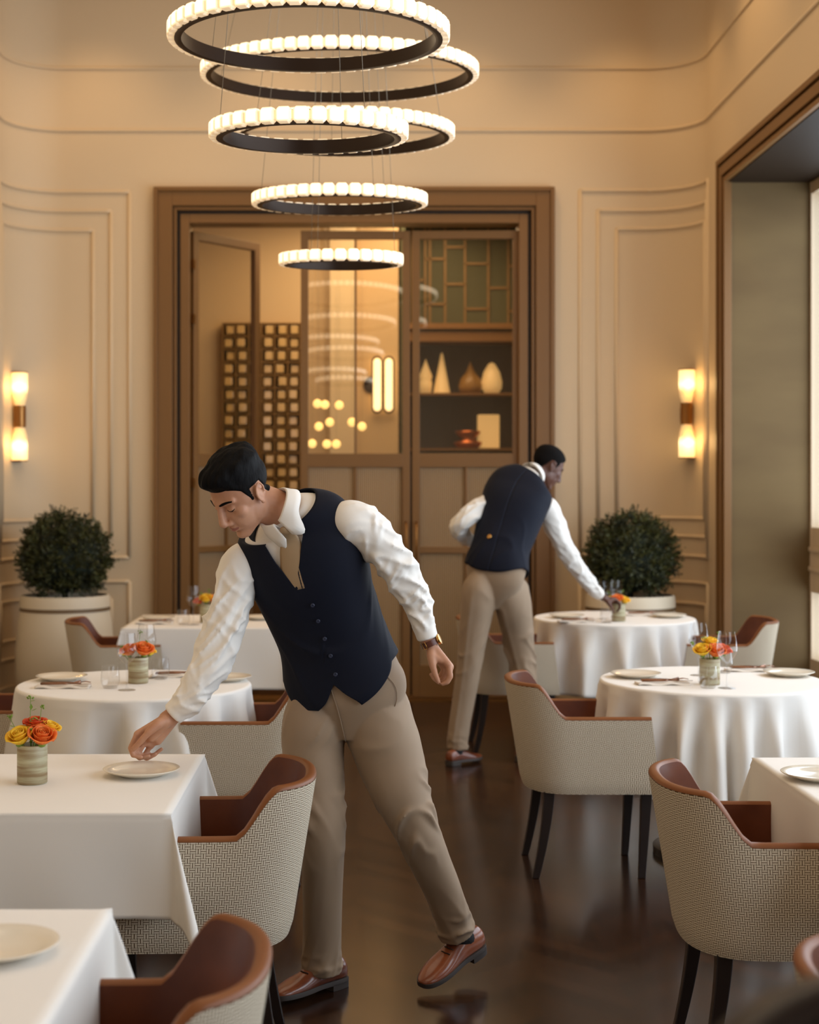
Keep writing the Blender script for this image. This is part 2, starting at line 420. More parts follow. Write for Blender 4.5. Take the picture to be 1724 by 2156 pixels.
# long grooves high on all walls
for i, z in enumerate((4.148, 4.60)):
    mb = MB()
    pts, at, T = run_bead(PR, NR, 0.0, 9, z); 
    LR = sum((PR[k+1]-PR[k]).length for k in range(len(PR)-1))
    pr = run_bead(PR, NR, 0.0, LR, z)[0]; LLn = sum((PL[k+1]-PL[k]).length for k in range(len(PL)-1)); pl = run_bead(PL, NL, 0.0, LLn, z)[0]
    full = [Vector((XL+0.002, -3.1, z))]+pl[::-1]+pr+[Vector((XR-0.002, -3.1, z))]
    mb.tube(full, 0.013, 8); struct('trim_%d' % (7+i), mb, mold, smooth=True)
# skirting
for nm, pp, nn in (('baseboard_right', pathR, 0), ('baseboard_left', pathL, 0)):
    b, _, _ = wall_strip(pp, 0, 0.14, 0.0, off=0.02); struct(nm, b, mold, smooth='auto')

# door casing: nested steps
mb = MB()
def frame_step(mb, x0, x1, zt, a, b, y0, y1):
    mb.box(x0+a, x0+b, y0, y1, 0, zt-a); mb.box(x1-b, x1-a, y0, y1, 0, zt-a); mb.box(x0+b, x1-b, y0, y1, zt-b, zt-a)
for (a, b, t) in ((0, 0.03, 0.06), (0.03, 0.135, 0.045), (0.135, 0.15, 0.02), (0.15, 0.165, 0.035), (0.19, 0.255, 0.01)):
    frame_step(mb, DL, DR, DT, a, b, YB-t, YB+0.2)
struct('trim_9', mb, trim_m, bevel=0.003)
mb = MB(); frame_step(mb, DL, DR, DT, 0.165, 0.19, YB+0.02, YB+0.2); struct('trim_10', mb, darkgap)
mb = MB(); mb.box(DL+0.25, DR-0.25, YB-0.02, YB+0.2, 0, 0.012); struct('trim_11', mb, brass)
ZD = 3.43
# door leaves (local x from hinge to lock edge, y depth, z up)
def leaf(name, width, label, upper_bar, zh=ZD):
    fr = MB(); T = 0.05; st = 0.055
    fr.box(0, st, 0, T, 0.015, zh); fr.box(width-st, width, 0, T, 0.015, zh); fr.box(st, width-st, 0, T, zh-0.06, zh)
    for (a, b) in ((0.015, 0.25), (1.70, 1.80), (1.07, 1.115)): fr.box(st, width-st, 0, T, a, b)
    if upper_bar: fr.box(width/2-0.008, width/2+0.008, 0, T, 1.80, zh-0.06)
    fr.box(width/2-0.01, width/2+0.01, 0.005, T-0.005, 0.25, 1.70)
    o = struct(name, fr, trim_m, bevel=0.002); o['label'] = label
    p = MB(); p.add([(st, T/2, 1.80), (width-st, T/2, 1.80), (width-st, T/2, zh-0.06), (st, T/2, zh-0.06)], [(0, 1, 2, 3)]); obj('glass_pane', p, pane_m, o, smooth=False)
    p = MB(); p.box(st, width-st, T/2, T/2+0.006, 0.25, 1.70); obj('reeded_panel', p, flute, o, smooth=False)
    h = MB(); xh = 0.03 if name == 'door_3' else width-0.03
    h.tube([(xh, -0.02, 1.0), (xh, -0.05, 1.03), (xh, -0.05, 1.27), (xh, -0.02, 1.30)], 0.008, 8); obj('door_handle', h, brass, o)
    return o
d1 = leaf('door_1', 0.73, 'open left glazed door leaf', False); d1.location = (-1.205, YB+0.08, 0); d1.rotation_euler = (0, 0, math.radians(52))
d2 = leaf('door_2', 0.80, 'middle glazed door leaf', True); d2.location = (-0.42, YB+0.06, 0); d2.rotation_euler = (0, 0, math.radians(0.42))
d3 = leaf('door_3', 0.79, 'right glazed door leaf', False); d3.location = (0.395, YB+0.062, 0); d3.rotation_euler = (0, 0, math.radians(-1.7))
hg = MB()
for z in (0.45, 1.55, 2.75, 3.15): hg.box(-0.02, 0.0, -0.02, 0.02, z, z+0.07)
obj('hinge', hg, brass, d1, smooth=False)

# ------------------------------------------------------------------ room beyond the doors
YR = 13.6
bw = mat('rear_wall_paint', rgb(206, 176, 132), 0.6)
w = MB(); w.box(-2.6, 0.38, YR, YR+0.15, 0, 4.2); w.box(-2.75, -2.6, YB+0.2, YR+0.15, 0, 4.2); struct('wall_rear', w, bw)
w = MB(); w.box(-2.75, 3.0, YB+0.2, YR+1.2, 4.1, 4.2); struct('ceiling_rear', w, bw)
w = MB(); w.box(-0.25, -0.02, YR-0.12, YR, 0, 4.1); struct('trim_12', w, mat('pale_pilaster', rgb(224, 200, 160), 0.6))
gw = mat('green_panel', rgb(72, 72, 42), 0.6)
w = MB(); w.box(0.38, 3.0, YR+0.55, YR+0.7, 0, 4.1); w.box(0.36, 0.42, YR, YR+0.6, 0, 4.1); w.box(2.9, 3.0, YB+0.2, YR+0.6, 0, 4.1); struct('wall_display', w, gw)
# ------------------------------------------------------------------ wall rack of bottle blocks in the rear room
def at(px, py, D): return P(px, py, D)
rk = thing('wall_rack', 'tall brass grid rack of glass blocks on the rear room wall behind the open door', 'rack', (-0.80, YR-0.13, 0))
mb = MB(); gx = 0.115; nx, nz = 6, 16; z0 = 1.16
for k in range(nx+1): mb.box(-0.40+k*gx-0.005, -0.40+k*gx+0.005, 0, 0.12, 0.3, 3.0)
for k in range(nz+8): mb.box(-0.408, -0.392+nx*gx, 0, 0.12, 3.0-k*gx-0.005, 3.0-k*gx+0.005)
obj('rack_frame', mb, mat('rack_brass', rgb(150, 112, 62), 0.4, 0.3), rk, smooth=False)
blk = mat('amber_glass_block', rgb(206, 170, 112), 0.15, 0, 0.6); 
b0 = MB(); b0.box(-0.034, 0.034, -0.035, 0.05, -0.036, 0.036)
bm0 = obj('glass_block', b0, blk, rk, smooth=False, bevel=0.006); first = True
cells = [(i, j) for j in range(nz) for i in range(nx)]
for (i, j) in cells:
    o = bm0 if first else bm0.copy()
    if not first: COL.objects.link(o)
    first = False
    rb = random.Random(i*31+j); o.location = (-0.40+(i+0.5)*gx+rb.uniform(-.012, .012), 0.03+rb.uniform(-0.02, 0.03), 3.0-(j+0.5)*gx)
# brass lattice over the green panel, display cabinet with its ornaments
lt = thing('wall_lattice', 'brass bar lattice over the green panel seen through the right door leaf', 'lattice', (0.98, YR+0.53, 0))
mb = MB(); D0 = YR+0.53
def lx(px): return (px-CX)*D0/F-0.98
def lz(py): return H+(CY-py)*D0/F
vx = [868, 895, 905, 937, 979, 1028, 1070, 1095]
for x in vx: mb.box(lx(x)-0.010, lx(x)+0.010, 0, 0.02, 3.0, 4.05)
for (a, b, y) in ((895, 937, 545), (895, 937, 640), (937, 979, 598), (979, 1028, 555), (979, 1028, 650), (1028, 1070, 606), (1070, 1095, 560), (868, 895, 590), (937, 979, 520), (1070, 1095, 655)):
    mb.box(lx(a), lx(b), 0, 0.02, lz(y)-0.010, lz(y)+0.010)
obj('lattice_bars', mb, mat('lattice_brass', rgb(132, 100, 54), 0.45, 0.2), lt, smooth=False)
cb = thing('display_cabinet', 'dark display cabinet with brass cornice behind the right door leaf', 'cabinet', (1.05, YR+0.5, 0))
dk = mat('dark_cabinet', rgb(46, 38, 36), 0.4)
mb = MB(); mb.box(-0.62, 0.62, -0.01, 0.03, 0, 2.9); mb.box(-0.62, -0.58, -0.35, 0, 0, 2.9); mb.box(0.58, 0.62, -0.35, 0, 0, 2.9)
for x in (-0.2, 0.2): mb.box(x-0.012, x+0.012, -0.02, 0, 1.9, 2.9)
mb.box(-0.6, 0.6, -0.36, 0, 0, 1.84)
obj('carcass', mb, dk, cb, smooth=False)
mb = MB(); mb.box(-0.64, 0.64, -0.42, 0.0, 2.86, 2.95); mb.box(-0.64, 0.64, -0.46, 0, 2.97, 3.02); obj('cornice', mb, trim_m, cb, smooth=False)
for z in (2.40, 1.90):
    mb = MB(); mb.box(-0.58, 0.58, -0.34, -0.01, z-0.02, z); obj('shelf', mb, trim_m, cb, smooth=False)
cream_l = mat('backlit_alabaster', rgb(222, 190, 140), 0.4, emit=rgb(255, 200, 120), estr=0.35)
gold_l = mat('amber_ornament', rgb(150, 110, 50), 0.35); copper = mat('copper_bowls', rgb(180, 100, 56), 0.3, 0.7)
globe_l = mat('glowing_globe', rgb(255, 220, 150), 0.4, emit=rgb(255, 206, 120), estr=1.6)
YS = YR+0.32
def orn(name, px, py, prof, m, label, cat):
    p = at(px, py, YS); mb = MB(); mb.lathe(prof, 24); o = obj(name, mb, m, None, (p.x, YS, (2.40 if py < 860 else 1.90)))
    return tag(o, label, cat, 'ornaments in the rear display cabinet')
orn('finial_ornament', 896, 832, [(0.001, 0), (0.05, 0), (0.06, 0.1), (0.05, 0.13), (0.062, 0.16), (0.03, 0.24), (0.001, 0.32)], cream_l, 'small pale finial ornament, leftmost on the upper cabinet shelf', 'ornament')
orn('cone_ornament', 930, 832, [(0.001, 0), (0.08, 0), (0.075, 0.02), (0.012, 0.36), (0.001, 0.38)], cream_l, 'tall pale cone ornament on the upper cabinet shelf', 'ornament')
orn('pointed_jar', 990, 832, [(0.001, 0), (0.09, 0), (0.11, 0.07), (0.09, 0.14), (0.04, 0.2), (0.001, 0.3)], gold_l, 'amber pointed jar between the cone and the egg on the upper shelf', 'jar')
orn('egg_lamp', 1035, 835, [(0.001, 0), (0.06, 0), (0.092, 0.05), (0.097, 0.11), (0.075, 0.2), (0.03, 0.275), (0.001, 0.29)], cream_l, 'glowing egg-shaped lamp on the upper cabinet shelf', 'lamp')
orn('copper_bowl', 985, 940, [(0.001, 0), (0.1, 0), (0.13, 0.04), (0.13, 0.06), (0.05, 0.08), (0.11, 0.13), (0.12, 0.16), (0.001, 0.16)], copper, 'stacked copper bowls on the lower cabinet shelf', 'bowl')
p = at(1028, 940, YS); mb = MB(); mb.box(-0.1, 0.1, -0.04, 0.04, 0, 0.31)
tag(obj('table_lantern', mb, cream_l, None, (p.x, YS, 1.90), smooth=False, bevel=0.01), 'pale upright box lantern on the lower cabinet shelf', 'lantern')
# glowing globes and cords added to stand for round light spots in the door glass
gl_spots = [(668, 850, 'leftmost in the upper row'), (684, 852, 'second of the upper row of globes'), (714, 853, 'third of the upper row of globes'), (694, 889, 'brightest in the middle row of globes'), (671, 898, 'far left of the middle row of globes'),
            (741, 889, 'middle row at the glazing bar'), (762, 898, 'rightmost of the middle row'), (657, 934, 'left end of the lowest row of globes'), (688, 935, 'middle of the lowest row of globes'), (708, 935, 'right end of the lowest row of globes')]
for i, (x, y, w_) in enumerate(gl_spots):
    D = 12.7+0.06*(i % 5); q = at(x, y, D)
    t = thing('light_spot_globe', 'small glowing globe added for a light spot in the rear room, '+w_, 'light', (q.x, D, q.z), 0, 'globes added for light spots in the rear room')
    mb = MB(); mb.ell((0, 0, 0), (0.036, 0.036, 0.036), 16, 10); obj('globe', mb, globe_l, t)
    mb = MB(); mb.tube([(0, 0, 0.034), (0, 0, 4.1-q.z)], 0.0012, 6); obj('cord', mb, cable_m, t)
# twin tube sconce in the rear room
s_ = at(806, 811, YR); t = thing('twin_tube_sconce', 'pair of glowing vertical pill-shaped tubes with dark rims on the rear wall', 'light', (s_.x, YR-0.0, s_.z))
tube_l = mat('tube_glow', rgb(255, 230, 180), 0.4, emit=rgb(255, 214, 150), estr=2.2)
dm = mat('dark_metal', rgb(56, 44, 34), 0.4, 0.6)
mb = MB(); mb.lathe([(0.001, 0), (0.075, 0), (0.075, 0.02), (0.001, 0.02)], 24)
for i, v in enumerate(mb.v): mb.v[i] = (v[0]-0.10, -v[2], v[1])
obj('wall_plate', mb, dm, t, smooth='auto')
for x in (-0.052, 0.052):
    mb = MB(); mb.cap((x, -0.06, -0.2), (x, -0.06, 0.2), 0.034, 0.034, 16); obj('glass_tube', mb, tube_l, t)
    mb = MB(); pts = [(x+0.042*math.sin(a)*1, -0.055, (0.2 if math.cos(a) > 0 else -0.2)+0.05*math.cos(a)) for a in [2*PI*k/40 for k in range(41)]]; mb.tube(pts, 0.008, 8, cap=False); obj('rim', mb, dm, t)

# ------------------------------------------------------------------ ring pendants
crys = mat('lit_crystal', rgb(255, 240, 215), 0.15, 0, 0.6)
def crystal_nodes(m):
    tc = nd(m, 'ShaderNodeTexCoord'); v = nd(m, 'ShaderNodeVectorMath', operation='SUBTRACT'); v.inputs[1].default_value = (0.5, 0.5, 0.56)
    lk(m, tc.outputs['Generated'], v.inputs[0]); mp = nd(m, 'ShaderNodeVectorMath', operation='ABSOLUTE'); lk(m, v.outputs[0], mp.inputs[0]); sx = nd(m, 'ShaderNodeSeparateXYZ'); lk(m, mp.outputs[0], sx.inputs[0])
    ln = nd(m, 'ShaderNodeMath', operation='MAXIMUM'); lk(m, sx.outputs[0], ln.inputs[0]); lk(m, sx.outputs[2], ln.inputs[1])
    r = nd(m, 'ShaderNodeValToRGB'); e = r.color_ramp.elements; e[0].position = 0.30; e[0].color = (1.7, 1.36, 0.86, 1); e[1].position = 0.50; e[1].color = (0.34, 0.22, 0.11, 1); q = e.new(0.40); q.color = (0.85, 0.62, 0.36, 1)
    lk(m, ln.outputs['Value'], r.inputs[0]); lk(m, r.outputs[0], BS(m).inputs['Emission Color']); BS(m).inputs['Emission Strength'].default_value = 1.0
crystal_nodes(crys)
def ring(px, py, a_px, D, tilt, label, ncab=3, ph=0.4):
    R = a_px*D/F; c = P(px, py, D)
    t = thing('ring_pendant', label, 'chandelier', (c.x, D, c.z), 0, 'crystal ring pendants')
    t.rotation_euler = (tilt, 0, 0)
    h = 0.054; th = 0.022
    mb = MB(); Ri = R-0.026
    prof = [(Ri-0.012, -0.002), (Ri, -0.004), (Ri+0.012, -0.002), (Ri+0.012, 0.046), (Ri-0.012, 0.046)]
    mb.lathe(prof, 96); mb.lathe([(Ri-0.012, 0.046), (Ri-0.012, -0.002)], 96)
    obj('metal_band', mb, ringmetal, t, smooth='auto')
    n = int(round(2*PI*R/0.058)); wd = 2*PI*(R-0.004)/n*0.985
    cm = MB(); a = wd/2; b = 0.013; k = 0.012
    # a chamfered block: octagonal front face
    g = []
    for (s, yy) in ((1.0, -b), (1.0, b-0.005), (0.78, b)):
        A = a*(s if s == 1.0 else 0.8); Z = (h/2)*(s if s == 1.0 else 0.82); q = k*s
        g.append([(-A+q, yy, -Z), (A-q, yy, -Z), (A, yy, -Z+q), (A, yy, Z-q), (A-q, yy, Z), (-A+q, yy, Z), (-A, yy, Z-q), (-A, yy, -Z+q)])
    cm.grid(g, closed_u=True); o = len(cm.v)-8; cm.add([], []); cm.f.append(tuple(range(o, o+8))); cm.mi.append(0); cm.f.append(tuple(range(0, 8))[::-1]); cm.mi.append(0)
    first = None
    for i in range(n):
        an = 2*PI*(i+0.5)/n
        if first is None: o = first = obj('crystal', cm, crys, t, smooth=False)
        else: o = first.copy(); COL.objects.link(o)
        o.location = ((R-0.002)*math.cos(an), (R-0.002)*math.sin(an), 0.026); o.rotation_euler = (0, 0, an-PI/2)
    for i in range(ncab):
        an = ph+2*PI*i/ncab; top = Vector((0.10*math.cos(an), 0.10*math.sin(an), (ZC-c.z)))
        mt = Matrix.Rotation(-tilt, 3, 'X'); top = mt @ top
        mb = MB(); mb.tube([(Ri*math.cos(an), Ri*math.sin(an), 0.04), top], 0.0012, 6); obj('cable', mb, cable_m, t)
    return t
ring(650, 87, 290, 5.33, 0.042, 'widest crystal ring pendant, topmost and nearest, cut by the top of the picture')
ring(650, 293, 203, 5.33, 0.062, 'smaller near crystal ring hanging centrally below the topmost ring', ph=1.2)
ring(715, 164, 287, 7.0, 0.066, 'wide crystal ring set back behind the topmost ring', ph=0.7)
ring(722, 292, 230, 7.0, 0.05, 'crystal ring half hidden behind the small near ring, its right side showing', ph=1.7)
ring(715, 433, 180, 7.0, 0.064, 'crystal ring in front of the top of the bronze door casing', ph=0.95)
ring(718, 559, 126, 7.0, 0.062, 'lowest and smallest crystal ring, in front of the glazed doors', ph=0.1)
for (x, y, z, e) in () and ((-0.17, 5.33, 3.1, 26), (-0.17, 5.33, 2.8, 16), (-0.09, 7.0, 3.4, 26), (-0.09, 7.0, 2.75, 16)): point('ring_glow', (x, y, z), e, (1.0, 0.72, 0.42), 0.3)

# ------------------------------------------------------------------ sconces
glow = mat('sconce_glass', rgb(250, 220, 160), 0.4)
def sconce_nodes(m):
    tc = nd(m, 'ShaderNodeTexCoord'); sep = nd(m, 'ShaderNodeSeparateXYZ'); lk(m, tc.outputs['Generated'], sep.inputs[0])
    r = nd(m, 'ShaderNodeValToRGB'); e = r.color_ramp.elements; e[0].position = 0.0; e[0].color = (0.30, 0.20, 0.09, 1)
    e[1].position = 1.0; e[1].color = (1.0, 0.68, 0.28, 1)
    for p_, c_ in ((0.35, (0.45, 0.30, 0.13, 1)), (0.55, (2.4, 1.8, 0.85, 1)), (0.72, (1.5, 1.05, 0.48, 1))):
        q = e.new(p_); q.color = c_
    lk(m, sep.outputs[2], r.inputs[0]); lk(m, r.outputs[0], BS(m).inputs['Emission Color']); BS(m).inputs['Emission Strength'].default_value = 1.0
sconce_nodes(glow)
def sconce(px, py, D, nx_, ny_, label):
    c = P(px, py, D); t = thing('wall_sconce', label, 'light', c, math.atan2(nx_, -ny_) if False else 0, 'hourglass wall sconces')
    S = D/F
    sh = MB(); sh.lathe([(0.001, 0), (0.048*0.72, 0), (0.050, 0.06), (0.055, 0.12), (0.056, 0.21), (0.056, 0.235), (0.054, 0.24), (0.001, 0.24)], 24)
    g1 = obj('glass_shade', sh, glow, t, (0, -0.07, 0.075), smooth='auto'); g2 = g1.copy(); COL.objects.link(g2); g2.location = (0, -0.07, -0.075); g2.rotation_euler = (PI, 0, 0)
    m_ = MB(); m_.lathe([(0.001, -0.077), (0.044, -0.077), (0.042, -0.06), (0.040, 0), (0.042, 0.06), (0.044, 0.077), (0.001, 0.077)], 24)
    for a in range(10):
        an = 2*PI*a/10; m_.box(0.041*math.cos(an)-0.003, 0.041*math.cos(an)+0.003, 0.041*math.sin(an)-0.003, 0.041*math.sin(an)+0.003, -0.07, 0.07)
    obj('brass_collar', m_, brass, t, (0, -0.07, 0), smooth='auto')
    m_ = MB(); m_.box(-0.025, 0.025, -0.07, 0.06, -0.05, 0.05); obj('wall_bracket', m_, brass, t, smooth=False)
    for s in (1, -1):
        m_ = MB(); m_.lathe([(0.001, 0), (0.059, 0), (0.059, 0.008), (0.001, 0.008)], 24); obj('end_cap', m_, brass, t, (0, -0.07, s*0.316-0.004), smooth='auto')
        point('sconce_glow', (c.x, c.y-0.17, c.z+s*0.2), 1.1, (1.0, 0.62, 0.25), 0.05)
    return t
sconce(1441, 872, 10.93, 0, 0, 'lit hourglass wall sconce with brass middle, right of the bronze door casing')
sconce(46, 878, 10.93, 0, 0, 'lit hourglass wall sconce with brass middle, above the left potted bush')

# ------------------------------------------------------------------ planters with clipped bushes
def bush_mesh(seed):
    rnd = random.Random(seed); mb = MB(); R = 0.33
    for _ in range(1500):
        z = rnd.uniform(-0.80, 1); an = rnd.uniform(0, 2*PI); s = math.sqrt(1-z*z)
        d = Vector((s*math.cos(an), s*math.sin(an), z))
        lump = 0.16*noise.noise(d*2.6+Vector((seed, 0, 0)))+0.08*noise.noise(d*6+Vector((seed, 4, 0)))
        base = d*(R*(0.72+lump+0.08*rnd.random())); L = rnd.uniform(0.05, 0.085); dirv = (d*0.7+Vector((rnd.gauss(0, .5), rnd.gauss(0, .5), rnd.gauss(0.25, .45)))).normalized()
        if base.z < -0.24: base.z = -0.24; dirv.z = abs(dirv.z)
        side = dirv.cross(Vector((rnd.gauss(0, 1), rnd.gauss(0, 1), rnd.gauss(0, 1)))).normalized()
        for k in range(10):
            f_ = (k+1)/10; c = base+dirv*L*f_; sg = 1 if k % 2 else -1
            ld = (dirv*0.7+side*sg*(1.0-0.5*f_)+Vector((rnd.gauss(0, .3), rnd.gauss(0, .3), rnd.gauss(0, .3)))).normalized()
            ll = rnd.uniform(0.018, 0.028); w_ = ld.cross(Vector((rnd.gauss(0, 1), rnd.gauss(0, 1), rnd.gauss(0, 1)))).normalized()*0.0062
            mb.add([c, c+ld*ll*0.5+w_, c+ld*ll, c+ld*ll*0.5-w_], [(0, 1, 2, 3)])
    return mb
bushes = bush_mesh(3).mesh('foliage')
def planter(px, D, label_b, scale=1.0):
    x = (px-CX)*D/F
    t = thing('potted_bush', label_b, 'plant', (x, D, 0), 0, 'clipped bushes in cream planters')
    prof = [(0.001, 0.0), (0.26, 0.0), (0.31, 0.10), (0.335, 0.28), (0.332, 0.45), (0.318, 0.62), (0.305, 0.70)]
    mb = MB(); mb.lathe(prof, 48); mb.lathe([(0.307, 0.735), (0.303, 0.80), (0.300, 0.815), (0.285, 0.815), (0.28, 0.77)], 48)
    mb.lathe([(0.305, 0.70), (0.303, 0.71)], 48)
    obj('pot', mb, planter_m, t, smooth='auto')
    b_ = MB(); b_.lathe([(0.303, 0.700), (0.302, 0.735)], 48); b_.lathe([(0.309, 0.712), (0.309, 0.722)], 48); obj('pot_band', b_, band_m, t, smooth='auto')
    for zz in (0.695, 0.73):
        pass
    s = MB(); s.lathe([(0.001, 0.775), (0.284, 0.775)], 40); s.lathe([(0.001, 0.775), (0.001, 0.77)], 40); obj('soil', s, soil_m, t)
    st = MB(); st.cap((0, 0, 0.77), (0, 0, 1.0), 0.022, 0.016, 10); obj('trunk', st, soil_m, t)
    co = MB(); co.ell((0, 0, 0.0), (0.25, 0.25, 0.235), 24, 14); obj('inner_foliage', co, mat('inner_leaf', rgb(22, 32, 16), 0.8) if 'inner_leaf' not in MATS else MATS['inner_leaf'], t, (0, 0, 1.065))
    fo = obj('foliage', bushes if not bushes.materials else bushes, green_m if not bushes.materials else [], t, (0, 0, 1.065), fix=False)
    return t
pa = planter(137, 10.45, 'round clipped dark green bush in a tall cream planter left of the doors'); pb = planter(1327, 10.47, 'round clipped dark green bush in a tall cream planter right of the doors'); pb.rotation_euler = (0, 0, 2.1)

# ------------------------------------------------------------------ tables and cloths
ZT = 0.74
def TP(px, py, z=ZT): D = (H-z)*F/(py-CY); return (px-CX)*D/F, D
def table_under(x, y, label, rnd, hw=0.45, group=None, rz=0):
    t = thing('dining_table', label, 'table', (x, y, 0), rz)
    mb = MB()
    if rnd: mb.lathe([(0.001, ZT-0.03), (hw-0.012, ZT-0.03), (hw-0.012, ZT-0.004), (0.001, ZT-0.004)], 48)
    else: mb.box(-hw+0.012, hw-0.012, -hw+0.012, hw-0.012, ZT-0.03, ZT-0.006)
    obj('tabletop', mb, darkwood, t, smooth='auto')
    mb = MB(); mb.lathe([(0.04, 0.03), (0.032, 0.1), (0.032, ZT-0.05), (0.07, ZT-0.03)], 24); obj('column', mb, darkwood, t, smooth='auto')
    mb = MB(); mb.lathe([(0.001, 0.0), (0.25, 0.0), (0.25, 0.03), (0.24, 0.038), (0.04, 0.045), (0.001, 0.045)], 40); obj('base', mb, darkwood, t, smooth='auto')
def round_cloth(x, y, label, R=0.475, drop=0.42, nf=13, seed=1):
    g = []; n = 260; rnd = random.Random(seed)
    ph = [rnd.uniform(0, 2*PI) for _ in range(5)]
    def foldv(a):
        b = a+0.16*math.sin(2*a+ph[0])+0.10*math.sin(3*a+ph[1])
        v = math.cos(nf*b+ph[2]); return math.copysign(abs(v)**0.7, v)*(0.75+0.25*math.sin(2*a+ph[3]))
    rows = [(0.0, 0), (R*0.5, 0), (R*0.9, 0), (R-0.012, 0)]
    for (r, z) in rows: g.append([(r*math.cos(2*PI*k/n), r*math.sin(2*PI*k/n), 0.001) for k in range(n)])
    for i in range(5):
        a = PI/2*(i+1)/5; g.append([((R-0.012+0.012*math.sin(a))*math.cos(2*PI*k/n), (R-0.012+0.012*math.sin(a))*math.sin(2*PI*k/n), 0.001-0.012*(1-math.cos(a))) for k in range(n)])
    for i in range(1, 25):
        t = i/24; row = []
        for k in range(n):
            a = 2*PI*k/n; fo = foldv(a); amp = 0.052*sm(t, 0.0, 0.6)+0.006
            r = R+0.028*t+fo*amp+0.004*noise.noise(Vector((math.cos(a)*3, math.sin(a)*3, t*3+seed)))
            # folds lean sideways a little
            aa = a+0.035*t*math.sin(nf*a+ph[2]+1.2)
            z = -0.011-(drop)*t*(1-0.02*fo)+0.0
            row.append((r*math.cos(aa), r*math.sin(aa), z))
        g.append(row)
    mb = MB(); mb.grid(g, closed_u=True)
    o = obj('tablecloth', mb, linen, None, (x, y, ZT)); m = o.modifiers.new('solid', 'SOLIDIFY'); m.thickness = 0.0015; m.offset = 1
    return tag(o, label, 'tablecloth')
def square_cloth(x, y, label, hx=0.45, hy=0.45, drop=0.28, seed=1, cornerwig=0.5):
    nd_ = 26; nf_ = 40
    def axis(h):
        a = [-h-drop*(1-k/nd_) for k in range(nd_)]+[-h+2*h*k/nf_ for k in range(nf_+1)]+[h+drop*(k+1)/nd_ for k in range(nd_)]
        return a
    ax, ay = axis(hx), axis(hy); g = []
    er = 0.010
    def fall(d):   # distance past the edge -> (outward, down) with a rounded edge
        if d <= er*PI/2: a = d/er; return er*math.sin(a)-er, -er*(1-math.cos(a))
        return 0.0, -er-(d-er*PI/2)
    for v in ay:
        row = []
        for u in ax:
            du = max(abs(u)-hx, 0); dv = max(abs(v)-hy, 0); su = 1 if u > 0 else -1; sv = 1 if v > 0 else -1
            if du == 0 and dv == 0:
                row.append((u, v, 0.0006*noise.noise(Vector((u*5, v*5, seed))))); continue
            if du == 0 or dv == 0:
                d = du+dv; o_, z = fall(d); t = d/drop
                al = u if dv > 0 else v; hl = hx if dv > 0 else hy
                wv = (0.016*noise.noise(Vector((al*3.2, seed*3.1+(1 if dv > 0 else 5)+(su if du > 0 else sv), t*0.7)))+0.007*math.sin(al*17+seed)) * sm(t, 0, 1)
                e = sm(hl-abs(al), 0.0, 0.12)
                bow = 0.02*t*(1-0.4*e)
                off = o_+0.012*t+wv*e+bow*(1-e)*0.0
                if dv > 0: row.append((u, sv*(hy+off), z))
                else: row.append((su*(hx+off), v, z))
                continue
            rho = math.hypot(du, dv); ph = math.atan2(dv, du); t = min(rho/drop, 1.5)
            al = 0.30*math.sin(2*ph)                      # the corner hangs as an ear
            sd = 0.24*cornerwig*math.sin(2*(2*ph-PI/2)*1.0)*math.sin(2*ph)
            o_, z = fall(rho)
            out = Vector((su, sv)).normalized(); lat = Vector((-out.y, out.x))
            rr = rho*math.sin(al); ll = rho*sd*0.55
            zz = -er*(1-math.exp(-rho/er))-rho*math.cos(al)*math.cos(sd*0.55)
            bx = su*(hx+0.012*min(t, 1)); by = sv*(hy+0.012*min(t, 1))
            row.append((bx+out.x*rr+lat.x*ll, by+out.y*rr+lat.y*ll, zz))
        g.append(row)
    mb = MB(); mb.grid(g)
    o = obj('tablecloth', mb, linen, None, (x, y, ZT+0.0005)); m = o.modifiers.new('solid', 'SOLIDIFY'); m.thickness = 0.0016; m.offset = 1
    return tag(o, label, 'tablecloth')
names = {
 'T1': 'table in the bottom left corner', 'T2': 'table the front waiter reaches over', 'T3': 'round table on the left', 'T4': 'square back table near the left bush',
 'T5': 'round table beside the rear waiter', 'T6': 'round table at middle right', 'T7': 'square table at the right edge'}
TB = {}
def mk_table(k, x, y, rnd, hx=0.46, hy=0.46, drop=0.28, seed=1, lab=None, **kw):
    TB[k] = (x, y)
    table_under(x, y, 'dark pedestal under the white cloth of the '+names[k] if k in names else lab, rnd, 0.47 if rnd else min(hx, hy))
    l = 'white linen cloth on the '+names[k] if k in names else lab.replace('dark pedestal table', 'white linen cloth')
    if rnd: round_cloth(x, y, l.replace('white linen cloth', 'white round pleated cloth'), seed=seed, **kw)
    else: square_cloth(x, y, l.replace('white linen', 'white square linen'), hx, hy, drop, seed, **kw)
mk_table('T1', -0.486-0.46, 3.0-0.46, False, seed=2)
mk_table('T2', -0.475-0.47, (4.71+3.86)/2, False, 0.47, 0.425, 0.27, seed=4)
mk_table('T3', (283-CX)*6.36/F, 6.36, True, R=0.487, drop=0.40, nf=13, seed=3)
mk_table('T4', -0.90, 9.27, False, 0.475, 0.46, 0.36, seed=6)
mk_table('T5', (1293-CX)*9.5/F, 9.5, True, R=0.50, drop=0.42, nf=15, seed=9)
mk_table('T6', (1499-CX)*6.5/F, 6.5, True, R=0.475, drop=0.40, nf=17, seed=5)
mk_table('T7', 1.205+0.46, 4.65-0.43, False, 0.46, 0.43, 0.28, seed=7)
TB['T8'] = (1.55, 2.91); table_under(1.55, 2.91, 'dark pedestal under the white cloth strip at the lower right edge', False, 0.45); square_cloth(1.55, 2.91, 'white square linen cloth whose corner shows at the lower right edge', 0.46, 0.46, 0.28, 8)

